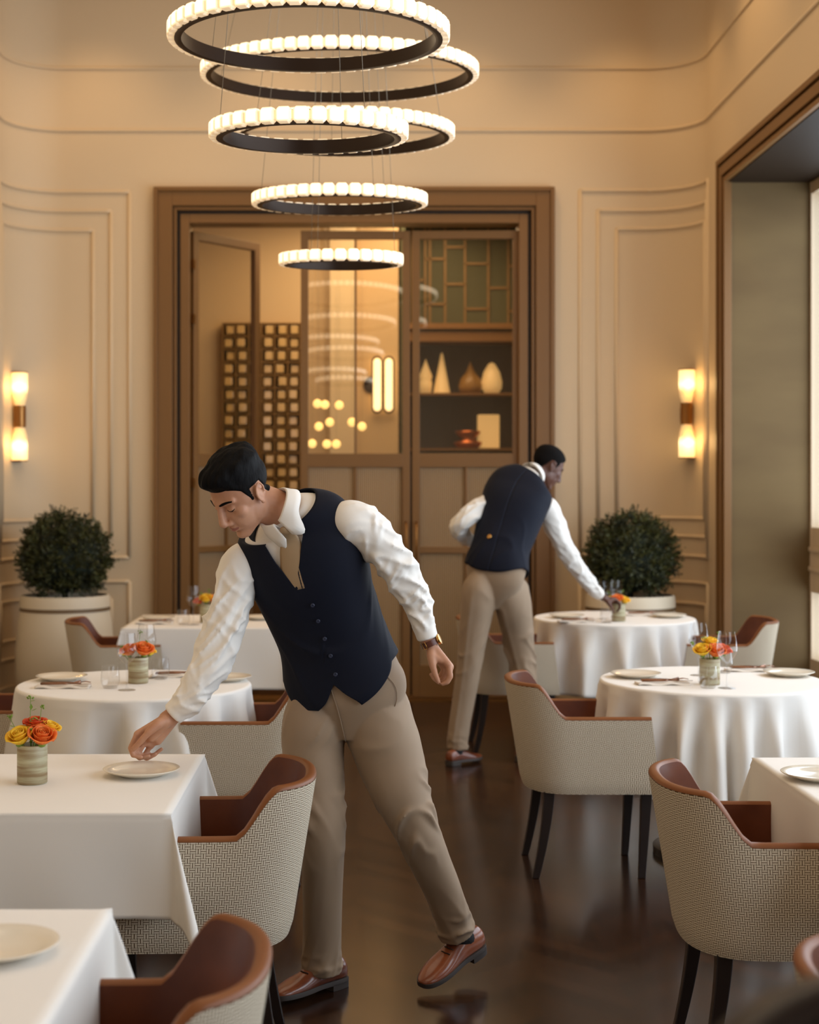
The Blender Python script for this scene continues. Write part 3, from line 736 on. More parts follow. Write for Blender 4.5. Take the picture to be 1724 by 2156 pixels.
# ------------------------------------------------------------------ chairs (local frame: front = +x)
def chair_parts():
    N = 72
    def plan(s):     # s in [-1,1]: right arm tip -> back centre -> left arm tip
        a = abs(s); sg = -1 if s < 0 else 1
        if a > 0.56: t = (a-0.56)/0.44; return Vector((-0.06+0.29*t, sg*0.272))
        th = a/0.56*PI/2; e = 0.82
        return Vector((-0.06-0.215*math.cos(th)**e, sg*0.272*math.sin(th)**e))
    S = [-1+2*k/N for k in range(N+1)]; pl = [plan(s) for s in S]
    nrm = []
    for i in range(N+1):
        t = (pl[min(i+1, N)]-pl[max(i-1, 0)]).normalized(); nrm.append(Vector((-t.y, t.x)) if True else None)
    for i in range(N+1):
        if nrm[i].dot(pl[i]-Vector((0.2, 0))) < 0: nrm[i] = -nrm[i]
    al = [0.0]
    for i in range(N): al.append(al[-1]+(pl[i+1]-pl[i]).length)
    zb = 0.345
    def ztop(x): return 0.642+0.128*sm(-x, 0.085, 0.185)
    def place(p, n, z, off):
        h = (z-zb)/0.465; bk = sm(-p.x, -0.15, 0.27)
        q = p+n*(off-0.02*(1-h)*1.0); x = q.x-0.055*bk*h-0.0; y = q.y*(1.0+0.05*h)
        fr = sm(p.x, 0.10, 0.26); x += fr*(0.045*(1-h/0.65))
        if z < zb+0.03: 
            k = 1-(z-zb)/0.03; x = x*(1-0.02*k); y = y*(1-0.025*k)
        return (x, y, z)
    TH = 0.031; R = 14
    outer, uvo = [], []
    for i in range(R+1):
        t = i/R; row, ur = [], []
        for j in range(N+1):
            zt = ztop(pl[j].x); z = zb+(zt-zb)*t; row.append(place(pl[j], nrm[j], z, 0)); ur.append((al[j], z))
        outer.append(row); uvo.append(ur)
    under = [(Vector((0.02, 0)), )]
    mb = MB(); mb.grid(outer, uv=uvo)
    # front ends and underside of the fabric shell
    bot = outer[0]; cen = [(0.6*x+0.02, 0.6*y, zb+0.002) for (x, y, z) in bot]
    mb.grid([bot, cen], uv=[[(a, zb) for a in al]]*2)
    mb.add([(x, y, z) for x, y, z in cen]+[(0.02, 0, zb+0.002)], [(k, k+1, N+1) for k in range(N)], [(0, 0)]*(N+2))
    shell = mb
    inner = []
    for i in range(9):                                    # the rounded leather edge
        a = PI*i/8; off = -TH/2+TH/2*math.cos(a); up = 0.012*math.sin(a)
        row = []
        for j in range(N+1):
            z = ztop(pl[j].x); p = place(pl[j], nrm[j], z, off); row.append((p[0], p[1], z+up+0.001))
        inner.append(row)
    rim = MB(); rim.grid(inner[:8], mi=1)
    ins = [inner[7]]
    for i in range(11):
        row = []
        for j in range(N+1):
            zt = ztop(pl[j].x); z = zt-(zt-0.40)*((i+1)/11); p = place(pl[j], nrm[j], z, -TH-0.004*math.sin(PI*i/10)); row.append((p[0], p[1], z))
        ins.append(row)
    rim.grid(ins, mi=0)
    # arm front facings
    for e in (0, N):
        q = [o_[e] for o_ in outer]; r_ = [i_[e] for i_ in ins][::-1]; m_ = min(len(q), len(r_))
        qq = [q[round(k*(len(q)-1)/11)] for k in range(12)]; rr = [r_[round(k*(len(r_)-1)/11)] for k in range(12)]
        rim.grid([qq, rr], mi=0)
        bulge = [(x+0.0, y, z) for x, y, z in qq]
    seat = MB(); g = []
    for (sc, z) in ((0.0, 0.470), (0.6, 0.472), (0.88, 0.466), (0.96, 0.455), (1.0, 0.435), (1.0, 0.36)):
        row = []
        for k in range(56):
            a = 2*PI*k/56; cx, sy = math.cos(a), math.sin(a); ex = 0.38
            x = 0.235*math.copysign(abs(cx)**ex, cx); y = 0.222*math.copysign(abs(sy)**ex, sy)
            if x < 0: y *= 1-0.12*(x/0.235)**2
            row.append((0.035+x*sc*(1.0 if x > 0 else 0.98), y*sc, z))
        g.append(row)
    seat.grid(g, closed_u=True)
    legs = []
    for sx in (1, -1):
        for sy in (1, -1):
            L = MB(); g = []
            for i in range(9):
                t = i/8; z = 0.36*(1-t); w = 0.022-0.008*t
                bx = (0.225-0.02*t) if sx > 0 else (-0.165-0.055*t**1.6); by = sy*(0.188+0.006*t)
                g.append([(bx-w, by-w*0.9, z), (bx+w, by-w*0.9, z), (bx+w, by+w*0.9, z), (bx-w, by+w*0.9, z)])
            L.grid(g, closed_u=True); o = len(L.v); L.f.append((o-4, o-3, o-2, o-1)); L.mi.append(0)
            legs.append(L)
    return shell, rim, seat, legs
sh_, rm_, st_, lg_ = chair_parts()
def first_chair(label, x, y, rz):
    t = thing('dining_armchair', label, 'chair', (x, y, 0), rz, 'barrel-back dining armchairs')
    o = obj('shell', sh_, weave_m, t); 
    o = obj('lining', rm_, [leather, rim_m], t)
    obj('seat', st_, leather, t)
    for L in lg_: obj('leg', L, darkwood, t, smooth=False, bevel=0.003)
    return t
CH = first_chair('woven armchair with brown leather inside, tucked under the table beside the front waiter', -0.44, 4.24, PI+0.04)
G = 'barrel-back dining armchairs'
for (x, y, rz, l) in (
    (-0.47, 2.58, PI+0.02, 'woven armchair in the bottom left, nearest the camera on the left'),
    (-0.46, 6.17, PI, 'woven armchair at the round left table, half hidden behind the front waiter'),
    (-1.51, 6.45, 0.0, 'woven armchair at the left edge beside the round left table'),
    (-1.40, 8.95, 0.15, 'armchair with tan woven back in front of the left planter'),
    (0.93, 6.28, 0.0, 'woven armchair beside the middle right round table, its legs on open floor'),
    (1.13, 4.17, -0.03, 'large woven armchair at the right, pushed to the square right edge table'),
    (2.15, 9.0, PI-0.1, 'pale woven armchair in front of the tall window recess'),
    (0.91, 9.12, 0.0, 'woven armchair standing behind the legs of the rear waiter'),
    (1.05, 2.46, 0.0, 'armchair of which only the leather back shows at the lower right edge')):
    dup(CH, (x, y, 0), rz, l, G)
# very near chair back, far out of focus in the lower right corner
t = thing('bar_stool', 'very near blurred dark stool back with brown leather in the bottom right corner', 'stool', (0.305, 0.98, 0), 0.0)
mb = MB(); g = []
for i in range(13):
    tt = i/12; g.append([(0.17*math.sin(-1.2+2.4*k/20)+0.03, -0.09+0.13*math.cos(-1.2+2.4*k/20), 0.98+0.275*tt-0.10*(1-math.sin(PI*k/20))*tt) for k in range(21)])
mb.grid(g); o = obj('backrest', mb, darkwood, t); m = o.modifiers.new('s', 'SOLIDIFY'); m.thickness = 0.03
mb = MB(); mb.grid([[(x*0.92+0.008, y-0.028, 0.99+(z-0.98)*0.93) for (x, y, z) in r[12:]] for r in g]); o = obj('back_pad', mb, leather, t); m = o.modifiers.new('s', 'SOLIDIFY'); m.thickness = 0.02
mb = MB(); mb.lathe([(0.001, 0.86), (0.19, 0.86), (0.2, 0.90), (0.17, 0.94), (0.001, 0.945)], 32); obj('seat', mb, leather, t)
for k in range(4):
    a = PI/4+PI/2*k; mb = MB(); mb.tube([(0.13*math.cos(a), 0.13*math.sin(a), 0.87), (0.19*math.cos(a), 0.19*math.sin(a), 0)], [0.018, 0.012], 10); obj('leg', mb, darkwood, t)
for k in (4, 16):
    x = 0.17*math.sin(-1.2+2.4*k/20)+0.03; y = -0.09+0.13*math.cos(-1.2+2.4*k/20); mb = MB(); mb.tube([(x*0.8, y*0.6, 0.88), (x, y, 1.0)], 0.012, 8); obj('back_support', mb, darkwood, t)

# ------------------------------------------------------------------ tableware
ZS = ZT+0.0026
pl_m = MB(); pl_m.lathe([(0.001, 0.0), (0.062, 0.0), (0.064, 0.004), (0.085, 0.009), (0.108, 0.019), (0.110, 0.021), (0.108, 0.022), (0.085, 0.013), (0.066, 0.008), (0.001, 0.007)], 64)
plate0 = tag(obj('dinner_plate', pl_m, ceramic, None, (0, 0, 0)), 'x', 'plate', 'dinner plates')
wg = MB(); wg.lathe([(0.036, 0.0), (0.034, 0.002), (0.006, 0.006), (0.0035, 0.015), (0.0035, 0.095), (0.006, 0.105), (0.026, 0.122), (0.040, 0.145), (0.042, 0.165), (0.037, 0.20), (0.032, 0.232)], 36); wg.lathe([(0.001, 0.0005), (0.036, 0.0)], 36)
wine0 = tag(obj('wine_glass', wg, wine_m), 'x', 'glass', 'wine glasses')
tg = MB(); tg.lathe([(0.001, 0.002), (0.028, 0.002), (0.033, 0.012), (0.039, 0.03), (0.038, 0.055), (0.033, 0.092)], 36); tg.lathe([(0.001, 0.008), (0.029, 0.009)], 36)
tumb0 = tag(obj('water_tumbler', tg, wine_m), 'x', 'glass', 'water tumblers')
vs = MB(); vs.lathe([(0.001, 0), (0.040, 0), (0.042, 0.003), (0.042, 0.106), (0.041, 0.108), (0.038, 0.108), (0.038, 0.02), (0.001, 0.02)], 40)
vase0 = tag(obj('flower_vase', vs, potclay, None, smooth='auto'), 'x', 'vase', 'ceramic flower vases')
nk = MB(); g = []
for i in range(15):
    g.append([(-0.11+0.22*k/24, -0.042+0.084*i/14, 0.010+0.004*math.sin(k*0.5+0.2)*math.cos(i*0.3)+(0.0 if 0 < i < 14 else -0.005)) for k in range(25)])
nk.grid(g); nk0 = obj('folded_napkin', nk, napkin_m); m = nk0.modifiers.new('s', 'SOLIDIFY'); m.thickness = 0.007; m.offset = -1; tag(nk0, 'x', 'napkin', 'folded napkins')
fk = MB(); fk.tube([(-0.10, 0, 0.018), (-0.02, 0, 0.021), (0.03, 0, 0.018), (0.06, 0, 0.021)], [0.0045, 0.003, 0.004, 0.009], 8)
for q in (-0.0075, -0.0025, 0.0025, 0.0075): fk.tube([(0.058, q, 0.021), (0.08, q, 0.024), (0.10, q, 0.020)], 0.0013, 6)
fk0 = tag(obj('fork', fk, steel), 'x', 'fork', 'forks on napkins')
kn = MB(); kn.tube([(-0.10, 0, 0.018), (0.0, 0, 0.019), (0.01, 0, 0.019)], [0.005, 0.004, 0.003], 8)
kn.add([(0.01, -0.002, 0.017), (0.11, -0.004, 0.018), (0.11, 0.006, 0.018), (0.01, 0.007, 0.017), (0.01, -0.002, 0.019), (0.11, -0.004, 0.020), (0.11, 0.006, 0.0185), (0.01, 0.007, 0.0185)], [(0, 3, 2, 1), (4, 5, 6, 7), (0, 1, 5, 4), (1, 2, 6, 5), (2, 3, 7, 6), (3, 0, 4, 7)])
kn0 = tag(obj('table_knife', kn, steel), 'x', 'knife', 'knives on napkins')
used = set()
def put(o0, px, py, label, rz=0, xy=None, dz=0):
    x, y = xy if xy else TP(px, py, ZS)
    o = o0 if o0.name not in used else None
    if o is None: o = o0.copy(); COL.objects.link(o)
    else: used.add(o0.name)
    o.location = (x, y, ZS+dz); o.rotation_euler = (0, 0, rz); o['label'] = label; return o
# roses
def rose(mb, c, R, ax, rnd, openness=1.0):
    z = ax.normalized(); x = z.cross(Vector((0.3, 1, 0.2))).normalized(); y = z.cross(x)
    M_ = Matrix((x, y, z)).transposed()
    g = []                                                # tight spiral heart
    for i in range(60):
        t = i/59; a = t*5.5*PI; r = R*(0.04+0.34*t); g.append([M_ @ Vector((r*math.cos(a), r*math.sin(a), zz*R))+c for zz in (-0.25, 0.15, 0.45+0.12*(1-t), 0.60-0.10*t)])
    mb.grid(g)
    for lay, (n, rr, hh, curl) in enumerate(((3, 0.48, 0.66, 0.05), (4, 0.66, 0.60, 0.22), (5, 0.86, 0.48, 0.50))):
        for k in range(n):
            a0 = 2*PI*k/n+lay*0.7+rnd.uniform(-.15, .15); wdt = 2*PI/n*0.72; g = []
            for i in range(9):
                v = i/8; row = []
                for j in range(9):
                    u = -1+2*j/8; a = a0+u*wdt*(0.55+0.45*math.sin(v*PI*0.7)); edge = 1-0.16*u*u*(v**2)
                    r = R*rr*(0.30+0.70*math.sin(min(v*1.35, 1)*PI/2))+R*curl*max(0, v-0.72)*1.9*openness
                    h = R*(-0.62+(hh+0.62)*v*edge)-R*curl*0.45*max(0, v-0.8)*3*(v)
                    row.append(M_ @ Vector((r*math.cos(a), r*math.sin(a), h))+c)
                g.append(row)
            mb.grid(g)
def sprig_mb(base, tip, rnd):
    mb = MB(); base = Vector(base); tip = Vector(tip); mid = base.lerp(tip, 0.5)+Vector((rnd.gauss(0, .003), 0, 0)); mb.tube([base, mid, tip], [0.0012, 0.0010, 0.0008], 6)
    for k in range(9):
        c = tip+Vector((rnd.gauss(0, .004), rnd.gauss(0, .004), rnd.gauss(0, .003))); mb.ell(c, (0.0028, 0.0028, 0.0024), 8, 6)
    for k in range(5):
        f_ = rnd.uniform(0.35, 0.98); c = base.lerp(tip, f_); d = Vector((rnd.gauss(0, 1), rnd.gauss(0, 1), rnd.uniform(0, 1))).normalized(); w_ = d.cross(Vector((0, 0, 1))).normalized()*0.005
        mb.add([c, c+d*0.010+w_, c+d*0.021, c+d*0.010-w_], [(0, 1, 2, 3)])
    return mb
def bouquet(key, px, py, roses, sprigs, seed=1):
    tn = names[key]; x, y = TP(px, py, ZS); rnd = random.Random(seed)
    put(vase0, px, py, 'cylindrical sand-glazed ceramic flower vase on the '+tn, rz=seed)
    for (dx, dy, dz, R, m_, what) in roses:
        mb = MB(); c = Vector((x+dx, y+dy, ZS+0.108+dz)); ax = Vector((dx*6, dy*6-0.25, 0.75)); rose(mb, Vector((0, 0, 0)), R, ax, rnd)
        o = obj('rose', mb, m_, None, c, fix=False); s_ = o.modifiers.new('s', 'SOLIDIFY'); s_.thickness = 0.0007
        tag(o, what+' rose in the vase on the '+tn, 'rose', 'roses in the vases')
        st = MB(); st.tube([(0, 0, -R*0.5), (-dx*0.8, -dy*0.8, -dz-0.05)], 0.0025, 8); st.ell((0, 0, -R*0.62), (R*0.32, R*0.32, R*0.2), 12, 8); obj('stem', st, stem_g, o)
    for i, (dx, dy, h) in enumerate(sprigs):
        mb = sprig_mb((0, 0, 0), (dx*0.9, dy*0.9, h), rnd); o = obj('green_sprig', mb, stem_g, None, (x+dx*0.25, y+dy*0.25, ZS+0.085), fix=False)
        tag(o, ('tall ', 'left leaning ', 'right leaning ', 'low ')[i % 4]+'green sprig among roses on the '+tn, 'greenery', 'green sprigs')
bouquet('T2', 68, 1648, [(-0.030, -0.024, 0.024, 0.035, yel, 'yellow front left'), (0.032, -0.026, 0.026, 0.037, org, 'large orange front right'), (0.004, 0.020, 0.052, 0.032, red_o, 'deep orange rear'), (0.046, 0.018, 0.042, 0.028, yel, 'small yellow rear right')],
        [(-0.004, 0.0, 0.155), (-0.055, -0.005, 0.10), (0.022, 0.004, 0.13), (0.0, -0.02, 0.065)], 2)
bouquet('T3', 291, 1438, [(-0.036, -0.01, 0.03, 0.036, org, 'orange left'), (0.026, -0.02, 0.034, 0.040, org, 'large orange right'), (0.045, 0.02, 0.022, 0.026, yel, 'yellow rear right'), (-0.06, 0.01, 0.02, 0.022, yel, 'small yellow far left')], [(0.008, 0, 0.13), (-0.06, 0, 0.07), (0.03, 0, 0.09)], 3)
bouquet('T4', 436, 1310, [(-0.006, -0.02, 0.036, 0.036, yel, 'yellow front'), (-0.05, -0.01, 0.02, 0.030, red_o, 'pinkish orange left'), (0.04, 0.0, 0.03, 0.034, org, 'orange right')], [(0.01, 0, 0.11), (-0.03, 0, 0.09)], 5)
bouquet('T5', 1302, 1308, [(-0.01, -0.02, 0.03, 0.034, org, 'orange front left'), (0.035, -0.01, 0.02, 0.032, yel, 'drooping yellow right'), (-0.04, 0.015, 0.03, 0.024, yel, 'small yellow left')], [(-0.05, 0, 0.09), (0.02, 0, 0.10)], 7)
bouquet('T6', 1494, 1441, [(-0.034, -0.02, 0.036, 0.036, yel, 'yellow left'), (0.018, -0.025, 0.034, 0.040, org, 'large orange front'), (0.060, 0.0, 0.036, 0.032, red_o, 'deep orange right'), (0.004, 0.02, 0.066, 0.032, yel, 'yellow top')], [(0.03, 0, 0.13), (-0.065, 0, 0.085), (-0.02, 0, 0.11)], 11)
# plates
put(plate0, 298, 1632, 'cream plate beneath the hand of the front waiter')
put(plate0, -5, 2007, 'cream plate at the left edge on the '+names['T1'])
put(plate0, 1727, 1641, 'cream plate at the right edge on the '+names['T7'])
put(plate0, 130, 1432, 'cream plate on the left side of the '+names['T3']); put(plate0, 476, 1433, 'cream plate on the right side of the '+names['T3'])
put(plate0, 332, 1305, 'cream plate on the left side of the '+names['T4']); put(plate0, 550, 1304, 'cream plate on the right side of the '+names['T4'])
put(plate0, 1193, 1301, 'cream plate on the left side of the '+names['T5']); put(plate0, 1408, 1300, 'cream plate on the right side of the '+names['T5'])
put(plate0, 1338, 1426, 'cream plate on the left side of the '+names['T6']); put(plate0, 1660, 1423, 'cream plate on the right side of the '+names['T6'])
# napkins with cutlery
for (k, px, py, side, rz) in (('T3', 133, 1448, 'left', 0.0), ('T3', 372, 1425, 'right', 0.05), ('T4', 325, 1313, 'left', 0.0), ('T5', 1213, 1310, 'left', 0.0), ('T5', 1352, 1296, 'right', 0.0), ('T6', 1395, 1441, 'left', 0.02), ('T6', 1580, 1413, 'right', -0.02)):
    put(nk0, px, py, 'folded linen napkin on the '+side+' of the '+names[k], rz)
    x, y = TP(px, py, ZS)
    put(fk0, 0, 0, 'copper-toned fork on the '+side+' napkin of the '+names[k], rz+0.05, (x+0.01, y+0.012)); put(kn0, 0, 0, 'knife on the '+side+' napkin of the '+names[k], rz-0.04, (x+0.01, y-0.018))
# glasses
for (o0, k, px, py, w_) in ((wine0, 'T3', 267, 1453, 'front wine glass'), (wine0, 'T3', 308, 1428, 'rear wine glass'), (tumb0, 'T3', 232, 1449, 'left water tumbler'), (tumb0, 'T3', 338, 1430, 'right water tumbler'),
    (wine0, 'T4', 407, 1315, 'wine glass'), (tumb0, 'T4', 386, 1316, 'water tumbler'),
    (wine0, 'T5', 1268, 1303, 'left wine glass'), (wine0, 'T5', 1297, 1299, 'right wine glass'), (tumb0, 'T5', 1277, 1312, 'water tumbler the rear waiter sets down'),
    (wine0, 'T6', 1470, 1422, 'rear left wine glass'), (wine0, 'T6', 1530, 1449, 'front right wine glass'), (tumb0, 'T6', 1490, 1449, 'front water tumbler'), (tumb0, 'T6', 1523, 1417, 'rear water tumbler')):
    put(o0, px, py, 'clear '+w_+' on the '+names[k])
# ------------------------------------------------------------------ people
skin1 = mat('skin_tan', rgb(190, 138, 108), 0.5, 0, 0.35, sub=0.12); noise_col(skin1, rgb(180, 128, 98), rgb(196, 146, 116), 14); bump(skin1, 320, 0.08, 0.0008)
skin2 = mat('skin_deep', rgb(92, 58, 44), 0.42, 0, 0.4, sub=0.08)
lip1 = mat('lips', rgb(160, 98, 82), 0.42); lip2 = mat('lips_deep', rgb(96, 52, 46), 0.42)
hairm = mat('black_hair', rgb(7, 5, 5), 0.7, 0, 0.12); bump(hairm, 70, 0.8, 0.004, (1, 1, 0.25), 6)
crop_m = mat('cropped_hair', rgb(16, 13, 12), 0.85, 0, 0.1)
shirt_m = mat('white_shirt', rgb(238, 232, 224), 0.65, sheen=0.15); bump(shirt_m, 22, 0.12, 0.006, (1, 1, 1), 3)
vest_m = mat('navy_vest', rgb(12, 16, 31), 0.75, 0, 0.2, sheen=0.03); bump(vest_m, 18, 0.16, 0.006, (1, 1, 0.5), 3)
trouser_m = mat('beige_trousers', rgb(152, 128, 103), 0.75, sheen=0.1); bump(trouser_m, 900, 0.08, 0.0006)
shoe_m = mat('brown_shoe', rgb(128, 62, 32), 0.28, 0, 0.5, coat=0.25); noise_col(shoe_m, rgb(92, 42, 22), rgb(142, 74, 40), 9); bump(shoe_m, 26, 0.2, 0.003)
sole_m = mat('shoe_sole', rgb(62, 54, 50), 0.6); sock_m = mat('dark_sock', rgb(22, 20, 22), 0.9)
tie_m = mat('khaki_tie', rgb(160, 132, 98), 0.55); lace_m = mat('shoelace', rgb(40, 24, 18), 0.8)
button_m = mat('navy_button', rgb(46, 52, 72), 0.3); strap_m = mat('watch_strap', rgb(90, 44, 26), 0.4); gold_m = mat('gold_case', rgb(200, 150, 84), 0.25, 0.9)
def cr(a, b, c, d, t): return 0.5*((2*b)+(c-a)*t+(2*a-5*b+4*c-d)*t*t+(3*b-a-3*c+d)*t**3)
def sp(x, e): return math.copysign(abs(x)**e, x)
class Loft:
    """keys: (centre, side vector, half width, half depth); u=0 faces front, u=+90 deg is along side"""
    def __init__(s, keys, e=0.9, rf=None):
        s.k = keys; s.n = len(keys); s.e = e; s.rf = rf
    def par(s, v):
        x = min(max(v, 0), 1)*(s.n-1); i = min(int(x), s.n-2); t = x-i; K = s.k
        g = lambda j: K[min(max(j, 0), s.n-1)]
        a, b, c, d = g(i-1), g(i), g(i+1), g(i+2)
        ctr = Vector([cr(a[0][q], b[0][q], c[0][q], d[0][q], t) for q in range(3)])
        sd = (b[1]*(1-t)+c[1]*t)
        return ctr, sd, cr(a[2], b[2], c[2], d[2], t), cr(a[3], b[3], c[3], d[3], t)
    def frame(s, v):
        c, sd, w, d = s.par(v); h = 0.02
        up = (s.par(min(v+h, 1))[0]-s.par(max(v-h, 0))[0]).normalized()
        sd = (sd-up*sd.dot(up)).normalized(); fr = sd.cross(up); return c, sd, fr, up, w, d
    def ev(s, v, u, off=0.0):
        c, sd, fr, up, w, d = s.frame(v)
        r = s.rf(v, u) if s.rf else 0.0
        return c+sd*((w+off+r)*sp(math.sin(u), s.e))+fr*((d+off+r)*sp(math.cos(u), s.e))
    def solid(s, mb, v0=0, v1=1, rows=60, n=64, off=0.0):
        g = []
        for i in range(rows+1):
            v = v0+(v1-v0)*i/rows; c, sd, fr, up, w, d = s.frame(v)
            row = []
            for k in range(n):
                u = 2*PI*k/n; r = s.rf(v, u) if s.rf else 0.0
                row.append(c+sd*((w+off+r)*sp(math.sin(u), s.e))+fr*((d+off+r)*sp(math.cos(u), s.e)))
            g.append(row)
        mb.grid(g, closed_u=True); o = len(mb.v)-n*(rows+1)
        c0 = sum((Vector(p) for p in g[0]), Vector())/n; c1 = sum((Vector(p) for p in g[-1]), Vector())/n
        a = len(mb.v); mb.v += [tuple(c0), tuple(c1)]
        for k in range(n):
            mb.f.append((a, o+(k+1) % n, o+k)); mb.mi.append(0); mb.f.append((a+1, o+rows*n+k, o+rows*n+(k+1) % n)); mb.mi.append(0)
        return mb
def remesh(mb, name, vox, smooth=4, fac=0.5):
    me = mb.mesh(name+'_src')
    bm = bmesh.new(); bm.from_mesh(me); bmesh.ops.recalc_face_normals(bm, faces=bm.faces); bm.to_mesh(me); bm.free()
    o = bpy.data.objects.new(name+'_src', me); COL.objects.link(o)
    m = o.modifiers.new('r', 'REMESH'); m.mode = 'VOXEL'; m.voxel_size = vox; m.use_smooth_shade = True
    if smooth: q = o.modifiers.new('s', 'SMOOTH'); q.factor = fac; q.iterations = smooth
    dg = bpy.context.evaluated_depsgraph_get(); dg.update(); out = bpy.data.meshes.new_from_object(o.evaluated_get(dg), depsgraph=dg)
    bpy.data.objects.remove(o); bpy.data.meshes.remove(me); out.name = name
    out.polygons.foreach_set('use_smooth', [True]*len(out.polygons)); return out
def V3(a, sc=None): return P(*a)
def limb(pts, side, e=1.0, rf=None):
    """pts: (px,py,D,hw,hd)"""
    return Loft([(P(p[0], p[1], p[2]), side, p[3], p[4] if len(p) > 4 else p[3]) for p in pts], e, rf)
def head_frame(C, az, pitch, roll):
    """az measured from the direction towards the camera, positive = to image left"""
    Fd = Vector((-math.sin(az)*math.cos(pitch), -math.cos(az)*math.cos(pitch), -math.sin(pitch)))
    U = Vector((-math.sin(az)*math.sin(pitch), -math.cos(az)*math.sin(pitch), math.cos(pitch)))
    L = U.cross(Fd); R_ = Matrix.Rotation(roll, 3, Fd); U = R_ @ U; L = R_ @ L
    M = Matrix((L, Fd, U)).transposed().to_4x4(); M.translation = C; return M
def head_prims(mb, M, wide=1.0, nose=1.0):
    R3 = M.to_3x3(); T = lambda x, y, z: M @ Vector((x, y, z))
    E = lambda c, r, n=28, m=18: mb.ell(T(*c), r, n, m, R3)
    E((0, -0.012, 0.042), (0.076, 0.096, 0.078)); E((0, 0.004, 0.012), (0.071, 0.082, 0.072))
    E((0, 0.027, -0.030), (0.0615, 0.064, 0.076)); E((0, 0.045, -0.072), (0.036, 0.036, 0.036)); E((0, 0.066, -0.094), (0.022, 0.019, 0.017))
    for s in (1, -1):
        E((s*0.046, 0.006, -0.044), (0.020, 0.036, 0.040)); mb.cap(T(s*0.047, 0.004, -0.060), T(s*0.014, 0.062, -0.096), 0.017, 0.014)
        E((s*0.038, 0.053, -0.014), (0.025, 0.024, 0.024)); E((s*0.028, 0.056, -0.048), (0.020, 0.021, 0.026))
        mb.cap(T(s*0.008, 0.083, 0.031), T(s*0.046, 0.066, 0.030), 0.011, 0.009)
        E((s*0.0125*nose, 0.093, -0.037), (0.0085, 0.010, 0.008), 16, 10)
        E((s*0.031, 0.072, 0.008), (0.0135, 0.0125, 0.0115), 18, 12)
        # ear: shell, rim, lobe
        Re = R3 @ Matrix.Rotation(-s*0.35, 3, 'Z') @ Matrix.Rotation(-0.15, 3, 'X')
        mb.ell(T(s*0.0755, -0.010, 0.0), (0.0055, 0.014, 0.026), 18, 12, Re)
        pts = []
        for k in range(15):
            a = -0.9+k*(PI*1.42)/14; pts.append(T(s*(0.081+0.004*math.sin(max(a, 0))), -0.011-0.0165*math.cos(a-PI*0.95)*-1*-1, 0.004+0.028*math.sin(a-0.1)))
        mb.tube(pts, 0.0042, 8); E((s*0.078, -0.004, -0.026), (0.005, 0.008, 0.009), 12, 8)
    mb.cap(T(0, 0.086, 0.024), T(0, 0.108, -0.026), 0.0085, 0.0115); E((0, 0.106, -0.031), (0.0135*nose, 0.0115, 0.0105), 18, 12)
    for (z, r, y) in ((-0.0560, 0.0065, 0.0885), (-0.0665, 0.0072, 0.0865)):
        pts = [T(-0.024+0.048*k/10, y-0.014*(abs(k-5)/5)**1.8, z+0.0035*(abs(k-5)/5)**2) for k in range(11)]
        mb.tube(pts, [r*(0.35+0.65*math.sin(PI*(k+0.6)/11.2)) for k in range(11)], 10)
def sculpt(me, M):
    Mi = M.inverted(); n = len(me.vertices); co = np.empty(n*3); me.vertices.foreach_get('co', co); co = co.reshape(-1, 3)
    A = np.array(Mi); L = co @ A[:3, :3].T + A[:3, 3]
    near = (np.abs(L[:, 0]) < 0.09) & (L[:, 1] > 0.03) & (np.abs(L[:, 2]) < 0.12)
    def g(c, s, d):
        w = np.exp(-(((L[:, 0]-c[0])/s[0])**2+((L[:, 1]-c[1])/s[1])**2+((L[:, 2]-c[2])/s[2])**2))*near
        L[:, 0] += w*d[0]; L[:, 1] += w*d[1]; L[:, 2] += w*d[2]
    for s in (1, -1):
        g((s*0.030, 0.085, 0.019), (0.015, 0.03, 0.006), (0, -0.005, 0)); g((s*0.016, 0.085, 0.010), (0.007, 0.03, 0.009), (0, -0.006, 0))
        g((s*0.031, 0.085, -0.006), (0.016, 0.03, 0.006), (0, -0.003, 0)); g((s*0.022, 0.09, -0.046), (0.006, 0.03, 0.012), (0, -0.003, 0))
    g((0, 0.09, -0.0612), (0.024, 0.03, 0.0022), (0, -0.0050, 0)); g((0, 0.09, -0.078), (0.018, 0.03, 0.006), (0, -0.004, 0)); g((0, 0.095, -0.047), (0.005, 0.02, 0.006), (0, -0.002, 0))
    B = np.array(M); co = L @ B[:3, :3].T + B[:3, 3]; me.vertices.foreach_set('co', co.reshape(-1)); me.update(); return L
